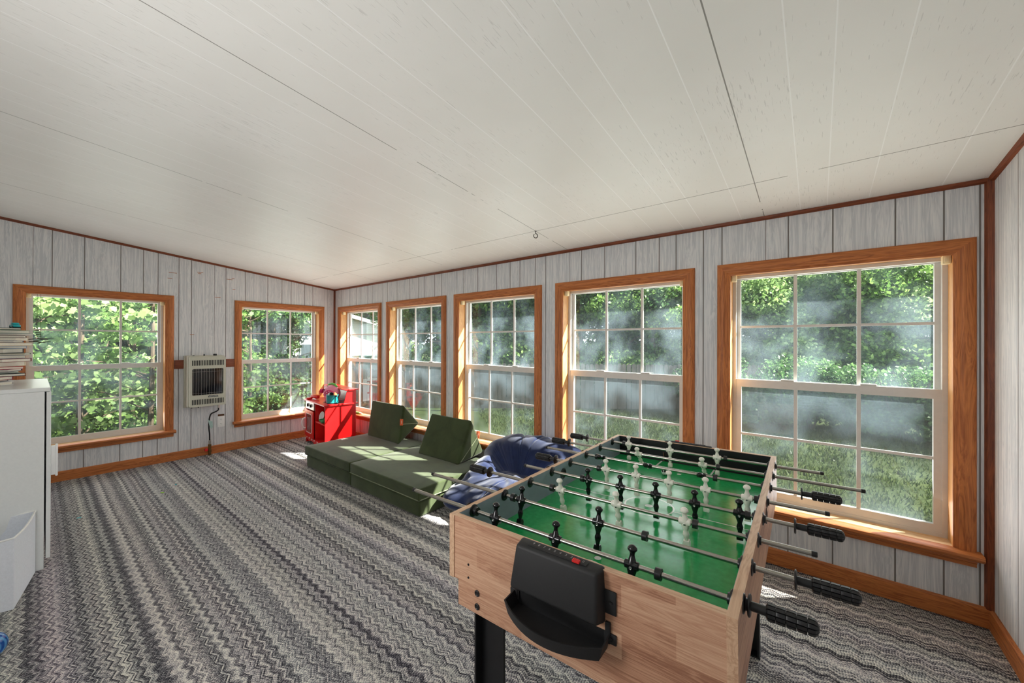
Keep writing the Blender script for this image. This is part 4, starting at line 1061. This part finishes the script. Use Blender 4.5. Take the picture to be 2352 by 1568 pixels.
# ------------------------------------------------------------------ outside
ZG = -.95
def lawn_mat():
    t = NT('lawn_grass'); v = t.coord()
    n = t.noise(v, .55, 5, .65); f = t.noise(v, 22, 4, .8)
    a = t.math('ADD', t.math('MULTIPLY', n, .45), t.math('MULTIPLY', f, .65))
    col = t.ramp(a, [(.38, lin((28, 38, 20))), (.52, lin((44, 58, 30))), (.68, lin((82, 94, 54)))])
    return t.done(t.pbr(col, .9, .1, 0, t.bump(f, .8, .03)))
mb = MB()
N = 40; X0, X1, Y0, Y1 = -45, 40, -14, 55
vs = []; fs = []
for i in range(N + 1):
    for j in range(N + 1):
        x = X0 + (X1 - X0) * i / N; y = Y0 + (Y1 - Y0) * j / N
        d = math.hypot(x - 3, y + 1)
        vs.append((x, y, ZG + (.12 * math.sin(x * .5) * math.sin(y * .4) if d > 5 else 0) + max(0, d - 22) * .035))
for i in range(N):
    for j in range(N): a = i * (N + 1) + j; fs.append((a, a + N + 1, a + N + 2, a + 1))
tag(mb.add(vs, fs).build('lawn', lawn_mat(), sharp=180), 'green lawn outside the windows', 'lawn', kind='structure')
def leaf_mat(name, lo, mid, hi, tr=.4):
    t = NT(name)
    r = t.n('ShaderNodeNewGeometry').outputs['Random Per Island']
    col = t.ramp(r, [(0, lin(lo)), (.5, lin(mid)), (1, lin(hi))])
    d = t.pbr(col, .5, .3)
    tl = t.n('ShaderNodeBsdfTranslucent', {'Color': col}).outputs[0]
    return t.done(t.n('ShaderNodeMixShader', {0: tr, 1: d, 2: tl}).outputs[0])
M_LF = [leaf_mat('leaf_mid_green', (62, 90, 42), (92, 124, 58), (134, 164, 88)), leaf_mat('leaf_bright_green', (88, 118, 62), (118, 148, 84), (168, 190, 130), .45), leaf_mat('leaf_deep_green', (52, 80, 48), (74, 108, 60), (114, 146, 88), .35)]
def bark_mat(n, a, b):
    t = NT(n); f = t.noise(t.coord((9, 9, 2)), 1.5, 4, .6)
    return t.done(t.pbr(t.ramp(f, [(.35, lin(a)), (.65, lin(b))]), .9, .1, 0, t.bump(f, .6, .02)))
M_BARK = bark_mat('grey_brown_bark', (62, 52, 42), (104, 92, 78)); M_PALEBARK = bark_mat('pale_bark', (150, 142, 126), (196, 188, 172))
def leaves(name, mat, blobs, n, size, seed, bright=None, lobed=False):
    """leaf blades scattered in ellipsoid blobs: (cx,cy,cz, rx,ry,rz, weight)"""
    rg = np.random.default_rng(seed)
    wts = np.array([b[6] for b in blobs], float); wts /= wts.sum()
    k = rg.choice(len(blobs), n, p=wts); B = np.array([b[:6] for b in blobs])[k]
    d = rg.normal(size=(n, 3)); d /= np.linalg.norm(d, axis=1)[:, None]
    r = rg.uniform(.25, 1.0, (n, 1)) ** .5
    c = B[:, :3] + d * r * B[:, 3:]
    a = rg.normal(size=(n, 3)); a[:, 2] -= .4; a /= np.linalg.norm(a, axis=1)[:, None]
    b = np.cross(a, rg.normal(size=(n, 3))); b /= np.linalg.norm(b, axis=1)[:, None]
    nn = np.cross(a, b)
    s = size * rg.uniform(.6, 1.3, (n, 1))
    star = [(-.5, 0, 0), (-.26, .24, .05), (-.22, .46, .1), (.06, .36, .04), (.26, .40, .06), (.3, .22, 0), (.58, 0, -.06), (.3, -.22, 0), (.26, -.40, .06), (.06, -.36, .04), (-.22, -.46, .1), (-.26, -.24, .05)]
    if lobed: pts = [c + (a * u + b * w_ + nn * q) * s for u, w_, q in star]
    else: pts = [c - a * s * .5, c + b * s * .34 + nn * s * .1, c + a * s * .55, c - b * s * .34 + nn * s * .1]
    co = np.stack(pts, 1).reshape(-1, 3)
    me = bpy.data.meshes.new(name)
    q = len(pts)
    me.vertices.add(n * q); me.vertices.foreach_set('co', co.ravel())
    me.loops.add(n * q); me.loops.foreach_set('vertex_index', np.arange(n * q))
    me.polygons.add(n); me.polygons.foreach_set('loop_start', np.arange(n) * q); me.polygons.foreach_set('loop_total', np.full(n, q))
    me.materials.append(mat); me.update(calc_edges=True); me.validate()
    o = bpy.data.objects.new(name, me); COL.objects.link(o)
    return o
def crown_blobs(seed, R, zc, rz, nb=26):
    rn = random.Random(seed); out = []
    for k in range(nb):
        a = rn.uniform(0, 2 * PI); q = rn.uniform(.15, 1); z = rn.uniform(-1, 1)
        s = math.sqrt(max(0, 1 - z * z * .8)) * q
        r = R * rn.uniform(.26, .42)
        out.append((R * s * math.cos(a), R * s * math.sin(a), zc + rz * z, r, r, r * .62, r * r))
    return out
def trunk(r, h, mat, parent, seed, branches=5):
    rn = random.Random(seed)
    mb = MB(); pts = [(0, 0, -.3)]
    for k in range(1, 7): pts.append((rn.uniform(-.06, .06) * k * r * 5, rn.uniform(-.06, .06) * k * r * 5, h * k / 6))
    mb.tube(pts, [r * (1.25 if i == 0 else 1 - .75 * i / 6) for i in range(7)], 12)
    for b in range(branches):
        i = rn.randint(2, 5); a = rn.uniform(0, 2 * PI); ln = h * rn.uniform(.25, .45); p = Vector(pts[i])
        e = p + Vector((math.cos(a) * ln, math.sin(a) * ln, ln * rn.uniform(.2, .7)))
        mb.tube([p, p.lerp(e, .5) + Vector((0, 0, .08 * ln)), e], [r * .35, r * .22, r * .06], 7)
    return mb.build('trunk', mat, parent)
PROTO = []
def make_tree(kind):
    o = thing('leafy_tree', None, 'tree')
    if kind == 0:
        lf = leaves('crown', M_LF[0], crown_blobs(11, 2.9, 3.3, 2.9, 40), 27000, .145, 1); trunk(.16, 4.6, M_BARK, o, 1)
    elif kind == 1:
        lf = leaves('crown', M_LF[1], crown_blobs(23, 2.6, 3.2, 2.7, 34), 24000, .145, 2); trunk(.12, 4.4, M_BARK, o, 2)
    elif kind == 2:
        lf = leaves('crown', M_LF[2], crown_blobs(37, 3.0, 4.0, 3.6, 44), 28000, .155, 3); trunk(.18, 5.6, M_BARK, o, 3)
    else:
        lf = leaves('crown', M_LF[0], crown_blobs(51, 2.2, 5.6, 2.2, 22), 8600, .15, 4); trunk(.13, 7.2, M_PALEBARK, o, 4, 9)
    lf.parent = o
    return o
def at(px, depth):
    """ground point under picture column px at this distance along the view axis"""
    lat = (px - 1176) / F * depth
    return (CAM.x + fw.x * depth + rt.x * lat, CAM.y + fw.y * depth + rt.y * lat)
T_L = ['mid green leafy tree standing beyond the yard fence', 'bright green leafy tree beyond the right-hand lawn', 'deep green leafy tree beyond the yard fence', 'tall tree with a pale bare trunk beyond the fence']
T_G = ['mid green trees beyond the fence', 'bright green trees beyond the lawn', 'deep green trees beyond the fence', 'pale trunked trees beyond the fence']
protos = {}
TREES = [  # kind, picture column, depth, scale
    (2, 470, 15, .9), (0, 560, 15.5, .8), (2, 640, 13.5, .75), (0, 560, 24, 1.2), (3, 700, 25, 1.0), (0, 760, 34, 1.2), (3, 840, 34, 1.1), (0, 900, 34, 1.2), (3, 930, 19.5, .8), (3, 960, 22, .9),
    (2, 1010, 17, .9), (2, 1100, 16, 1.0), (0, 1170, 17.5, 1.0), (2, 1250, 16.2, 1.0), (0, 1335, 16.5, .95), (2, 1420, 17, 1.05), (0, 1500, 15.6, .85), (1, 1570, 17, 1.0), (1, 1660, 15.5, .95),
    (0, 1740, 17, 1.0), (1, 1800, 14.5, .95), (1, 1900, 15.5, 1.05), (0, 1985, 14.8, 1.0), (1, 2080, 14.5, 1.0), (1, 2190, 14, 1.0), (0, 2300, 15, 1.0),
    (2, 1060, 20, .9), (0, 1190, 25, 1.4), (2, 1330, 26, 1.5), (2, 1480, 26, 1.5), (2, 1640, 25, 1.5), (2, 1800, 24, 1.5), (2, 1980, 23, 1.5), (2, 2180, 22, 1.5), (0, 620, 36, 1.5), (0, 690, 40, 1.6), (2, 480, 25, 1.3)]
rt_ = random.Random(3)
for kind, px, dp, sc_ in TREES:
    first = kind not in protos
    if first: protos[kind] = make_tree(kind)
    o = protos[kind] if first else copy_tree(protos[kind])
    x, y = at(px, dp); o.location = (x, y, ZG + max(0, math.hypot(x - 3, y + 1) - 22) * .035 - .05); o.rotation_euler = (0, 0, rt_.uniform(0, 6.28)); o.scale = (sc_, sc_, sc_)
    if kind == 1 or px > 1640:
        o['label'], o['group'] = ('bright green leafy tree beyond the lawn seen through the largest window', 'bright trees beyond the lawn') if kind == 1 else ('dense darker tree beyond the lawn seen through the largest window', 'dense trees beyond the lawn')
    elif px < 730: o['label'], o['group'] = 'leafy tree seen through the heater wall windows', 'trees past the heater wall'
    elif px < 970: o['label'], o['group'] = 'distant tree around the white house past the corner windows', 'trees around the white house'
    else: o['label'], o['group'] = 'green leafy tree rising above the grey board fence', 'trees above the board fence'
# shrubs: bank right of the fence, and the thicket just outside the heater wall
def shrub(name, label, group, loc, R, Hh, n, size, seed, mat, nb=14):
    o = thing(name, label, 'shrub', (*loc, ZG), 0, group)
    rn = random.Random(seed); bl = []
    for k in range(nb):
        a = rn.uniform(0, 2 * PI); q = rn.uniform(0, .8); r = R * rn.uniform(.35, .55)
        bl.append((R * q * math.cos(a), R * q * math.sin(a), Hh * rn.uniform(.12, .85), r, r, r * .7, r * r))
    lf = leaves('foliage', mat, bl, n, size, seed); lf.parent = o
    mb = MB()
    for k in range(6):
        a = rn.uniform(0, 2 * PI); mb.tube([(0, 0, -.1), (.3 * R * math.cos(a), .3 * R * math.sin(a), Hh * .4), (.7 * R * math.cos(a), .7 * R * math.sin(a), Hh * .85)], [.025, .018, .006], 6)
    mb.build('stem', M_BARK, o)
    return o
for k, (px, dp, R, hh) in enumerate(((1610, 12.2, 1.2, 1.7), (1690, 11.6, 1.3, 1.9), (1775, 11.0, 1.3, 1.8), (1865, 10.4, 1.2, 1.9), (1960, 9.8, 1.2, 1.8), (2060, 9.3, 1.2, 1.9), (2165, 8.8, 1.2, 1.9), (2280, 8.6, 1.2, 1.8))):
    shrub('shrub', 'rounded dark shrub at the far edge of the lawn, largest window', 'shrubs along the lawn edge', at(px, dp), R, hh, 6500, .09, 60 + k, M_LF[2])
def branchy(name, label, group, loc, spread, h, n, size, seed, mat):
    """open understorey tree with visible limbs and broad leaves on the twigs"""
    o = thing(name, label, 'tree', (*loc, ZG), 0, group)
    rn = random.Random(seed); mb = MB(); bl = []
    mb.tube([(0, 0, -.2), (.05, .03, h * .35), (-.04, .06, h * .7), (.05, 0, h)], [.045, .035, .022, .008], 8)
    for k in range(26):
        z = h * rn.uniform(.12, .98); a = rn.uniform(0, 2 * PI); ln = spread * rn.uniform(.5, 1.0)
        p = Vector((0, 0, z)); e = p + Vector((math.cos(a) * ln, math.sin(a) * ln, ln * rn.uniform(-.05, .45)))
        m = p.lerp(e, .5) + Vector((0, 0, .12 * ln))
        mb.tube([p, m, e], [.013, .009, .003], 6)
        for q in (.35, .55, .75, .95, 1.05):
            c = p.lerp(e, q) + Vector((0, 0, .12 * ln * (1 - abs(2 * q - 1)))); r = spread * .2
            bl.append((c.x, c.y, c.z, r, r, r * .35, 1))
    mb.build('limbs', M_BARK, o)
    lf = leaves('foliage', mat, bl, n, size, seed, None, True); lf.parent = o
    return o
k = 0
for x, y, sp, h, n, mt in ((-2.1, -3.0, 1.0, 3.6, 1000, 1), (-2.6, -1.7, 1.1, 4.0, 1100, 1), (-3.6, -2.4, 1.2, 4.2, 1300, 1), (-4.6, -3.6, 1.4, 4.4, 1500, 1), (-5.2, -1.6, 1.4, 4.4, 1500, 0), (-4.4, .2, 1.2, 4.0, 1100, 0), (-6.6, -2.8, 1.6, 4.8, 1800, 1), (-6.8, -4.6, 1.6, 4.8, 1800, 0)):
    branchy('understorey_tree', 'young broad-leaved tree just outside the window behind the cabinet', 'young trees outside the heater wall', (x, y), sp, h, int(n * 1.6), .088, 90 + k, M_LF[mt]); k += 1
for k2, (x, y, kd, s) in enumerate(((-9.5, -4.2, 1, .9), (-10, -1.6, 1, .9), (-11.5, -3.2, 0, 1.0), (-13.5, -5, 1, 1.1), (-14, -1.2, 1, 1.1), (-10.5, .6, 0, .85), (-19, -3, 0, 1.5), (-19, 1, 0, 1.5))):
    o = copy_tree(protos[kd]); o.location = (x, y, ZG - .05); o.scale = (s, s, s); o.rotation_euler = (0, 0, k2 * 1.3)
    o['label'] = 'full green tree further back behind the window by the cabinet'; o['group'] = 'woods beyond the heater wall'
for k3, (x, y, R, hh) in enumerate(((-3.2, -3.4, .9, 1.5), (-3.0, -1.2, .9, 1.3), (-5.0, -2.6, 1.1, 1.6), (-6.4, -.6, 1.2, 1.6), (-8, -3.4, 1.3, 1.9), (-8.2, .8, 1.2, 1.5))):
    shrub('shrub', 'low green undergrowth below the heater wall windows', 'undergrowth below the heater wall', (x, y), R, hh, 5200, .09, 140 + k3, M_LF[(0, 1, 0, 2, 1, 2)[k3]])
# grass blades on the part of the lawn that shows through the big windows
def grass():
    rg = np.random.default_rng(8); n = 34000
    d = rg.uniform(0, 1, n) ** .7 * 9 + 1.2; a = rg.uniform(-.75, 1.25, n)
    x = 4.6 + np.sin(-a + .35) * d * 1.0; y = .3 + np.cos(-a + .35) * d
    z = ZG + .12 * np.sin(x * .5) * np.sin(y * .4) * (np.hypot(x - 3, y + 1) > 5)
    h = rg.uniform(.04, .10, n); w = rg.uniform(.006, .011, n) * (1 + d * .12); t = rg.uniform(0, 6.28, n); lx, ly = rg.normal(0, .03, (2, n))
    c, s_ = np.cos(t) * w, np.sin(t) * w
    P = np.stack([np.stack([x - c, y - s_, z - .01], 1), np.stack([x + c, y + s_, z - .01], 1), np.stack([x + lx, y + ly, z + h], 1)], 1).reshape(-1, 3)
    me = bpy.data.meshes.new('grass'); me.vertices.add(n * 3); me.vertices.foreach_set('co', P.ravel())
    me.loops.add(n * 3); me.loops.foreach_set('vertex_index', np.arange(n * 3)); me.polygons.add(n); me.polygons.foreach_set('loop_start', np.arange(n) * 3); me.polygons.foreach_set('loop_total', np.full(n, 3))
    me.materials.append(leaf_mat('grass_blade', (38, 54, 28), (58, 78, 40), (96, 110, 62), .3)); me.update(calc_edges=True); me.validate()
    o = bpy.data.objects.new('grass', me); COL.objects.link(o)
    tag(o, 'short grass blades over the lawn outside the long wall', 'grass', kind='stuff')
grass()
# board fence
M_FENCE = bark_mat('weathered_grey_board', (86, 80, 75), (120, 112, 105))
def fence(label, a, b, h, nm_seed):
    a, b = Vector((*a, 0)), Vector((*b, 0)); ln = (b - a).length; ang = math.atan2(b.y - a.y, b.x - a.x)
    o = thing('board_fence', label, 'fence', (a.x, a.y, ZG), ang)
    rn = random.Random(nm_seed); x = 0; mb = MB()
    while x < ln:
        w = .138; dz = rn.uniform(-.02, .02)
        mb.box(x, x + w, -.011, .011, .04, h + dz - .04); mb.prism([(x, h + dz - .04), (x + w, h + dz - .04), (x + w - .035, h + dz), (x + .035, h + dz)], -.011, .011, 'y')
        x += w + (.014 if rn.random() < .6 else .03)
    mb.build('pickets', M_FENCE, o)
    mb = MB()
    for z in (.3, h * .75): mb.box(0, ln, .0115, .05, z, z + .085)
    mb.build('rails', M_FENCE, o)
    for q in range(int(ln / 2.4) + 1):
        MB().box(q * 2.4, q * 2.4 + .09, .0505, .14, -.3, h - .05).build('post', M_FENCE, o)
    return o
fence('grey board fence across the lawn behind the long wall windows', (-5.2, 5.3), (4.6, 12.9), 1.56, 1)
fence('grey board fence further left, seen through the corner windows', (-18.5, 2.9), (-5.35, 5.25), 1.3, 2)
# neighbour's house with two bins
M_SIDING = None
def siding():
    t = NT('white_siding'); x, y, z = t.xyz(t.coord())
    s = t.math('FRACT', t.math('DIVIDE', z, .12))
    col = t.mix(t.math('LESS_THAN', s, .1), lin((244, 244, 242)), lin((206, 208, 210)))
    return t.done(t.pbr(col, .5, .3, 0, t.bump(s, .6, .02)))
hx, hy = at(835, 25)
nh = thing('neighbour_house', 'white sided house with a shallow gable roof far off past the corner window', 'house', (hx, hy, ZG), yaw + .40)
hw_ = 5.2
mb = MB(); mb.prism([(-hw_, -.3), (3.0, -.3), (3.0, 2.75), (-1.1, 3.95), (-hw_, 2.75)], 0, 7, 'y'); mb.build('wall', siding(), nh)
mb = MB(); mb.prism([(3.35, 2.66), (-1.1, 3.96), (-hw_ - .35, 2.66), (-hw_ - .35, 2.83), (-1.1, 4.15), (3.35, 2.83)], -.35, 7.3, 'y'); mb.build('roof', plain('grey_shingle', (128, 126, 124), .9, .1), nh)
mb = MB(); mb.prism([(3.38, 2.64), (-1.1, 3.94), (-hw_ - .38, 2.64), (-hw_ - .38, 2.86), (-1.1, 4.17), (3.38, 2.86)], -.39, -.352, 'y'); mb.build('fascia', plain('white_fascia', (240, 240, 238), .5), nh)
for k, (wx, nm) in enumerate(((-3.2, 'window'), (1.9, 'window'))):
    wf = MB().rbox(wx - .45, wx + .45, -.04, .0, 1.1, 2.2, .01, 1).build('window', plain('white_frame', (235, 235, 235), .5), nh)
    MB().box(wx - .38, wx + .38, -.05, -.041, 1.17, 2.13).build('pane', plain('dark_pane', (70, 80, 86), .1, .6), wf)
def trash(lab, px, dp, c, s):
    x, y = at(px, dp); o = thing('trash_bin', lab, 'bin', (x, y, ZG + .35), yaw)
    mb = MB(); mb.add([(-.27 * s, -.27 * s, .05), (.27 * s, -.27 * s, .05), (.27 * s, .27 * s, .05), (-.27 * s, .27 * s, .05), (-.34 * s, -.36 * s, 1.05), (.34 * s, -.36 * s, 1.05), (.34 * s, .36 * s, 1.05), (-.34 * s, .36 * s, 1.05)], [(3, 2, 1, 0), (4, 5, 6, 7), (0, 1, 5, 4), (1, 2, 6, 5), (2, 3, 7, 6), (3, 0, 4, 7)])
    m = plain('bin_plastic_' + lab.split()[0], c, .5); mb.build('bin_body', m, o)
    MB().rbox(-.37 * s, .37 * s, -.4 * s, .4 * s, 1.05, 1.12, .02, 2).build('lid', m, o)
    for sx in (-1, 1): MB().cyl((sx * .2 * s, .3 * s, .1), (sx * .26 * s, .3 * s, .1), .1, n=16).build('wheel', M_BLK, o)
    MB().box(-.4, .4, -.45, .45, -.4, .04).build('paving_block', M_FENCE, o)
trash('grey wheeled trash bin by the white house', 824, 23.6, (190, 196, 196), 1.0)
trash('green wheeled trash bin by the white house', 836, 23.2, (96, 160, 136), 1.0)

# ------------------------------------------------------------------ light
SUN = Vector((1.27, 1.0, 1.46)).normalized()
sd = bpy.data.lights.new('sun', 'SUN'); sd.energy = 38; sd.angle = math.radians(.6); sd.color = (1.0, .95, .86)
so = bpy.data.objects.new('sun', sd); COL.objects.link(so); so.rotation_euler = SUN.to_track_quat('Z', 'Y').to_euler(); so.location = (10, 8, 12)
w = bpy.data.worlds.new('sky'); SC.world = w; w.use_nodes = True
nt = w.node_tree; bg = nt.nodes['Background']; bg.inputs[0].default_value = (.86, .93, 1.0, 1); bg.inputs[1].default_value = 2.6
def area_fill(name, loc, rot, sx, sy, e, c=(1.0, .975, .985)):
    ld = bpy.data.lights.new(name, 'AREA'); ld.shape = 'RECTANGLE'; ld.size = sx; ld.size_y = sy; ld.energy = e; ld.color = c
    o = bpy.data.objects.new(name, ld); COL.objects.link(o); o.location = loc; o.rotation_euler = rot
    return o
FILL_POWER = 11.8  # power of the area lights added outside each window to brighten the room
if FILL_POWER:
    for i, (a, b) in enumerate(BACKW): area_fill('window_fill_%d' % i, ((a + b) / 2, .24, 1.06), (-PI / 2 - .28, 0, 0), .95, 1.4, FILL_POWER)
    for i, (a, b) in enumerate(LEFTW): area_fill('window_fill_side_%d' % i, (-.24, (a + b) / 2, 1.06), (0, -PI / 2 - .28, 0), 1.4, .95, FILL_POWER)
for i, (x, pw) in enumerate(((4.42, 31),)):  # added fill light behind the camera
    ld = bpy.data.lights.new('rear_fill_light', 'POINT'); ld.energy = pw; ld.shadow_soft_size = .24; ld.color = (1.0, .985, .975)
    o = bpy.data.objects.new('rear_fill_light', ld); COL.objects.link(o); o.location = (x, -3.26, 1.3)
SC.view_settings.view_transform = 'Standard'; SC.view_settings.look = 'None'; SC.view_settings.exposure = 0; SC.view_settings.gamma = 1
SC.view_settings.use_curve_mapping = False
SC.cycles.max_bounces = 14; SC.cycles.diffuse_bounces = 7; SC.cycles.transparent_max_bounces = 24; SC.cycles.sample_clamp_indirect = 6
SC.cycles.use_denoising = True
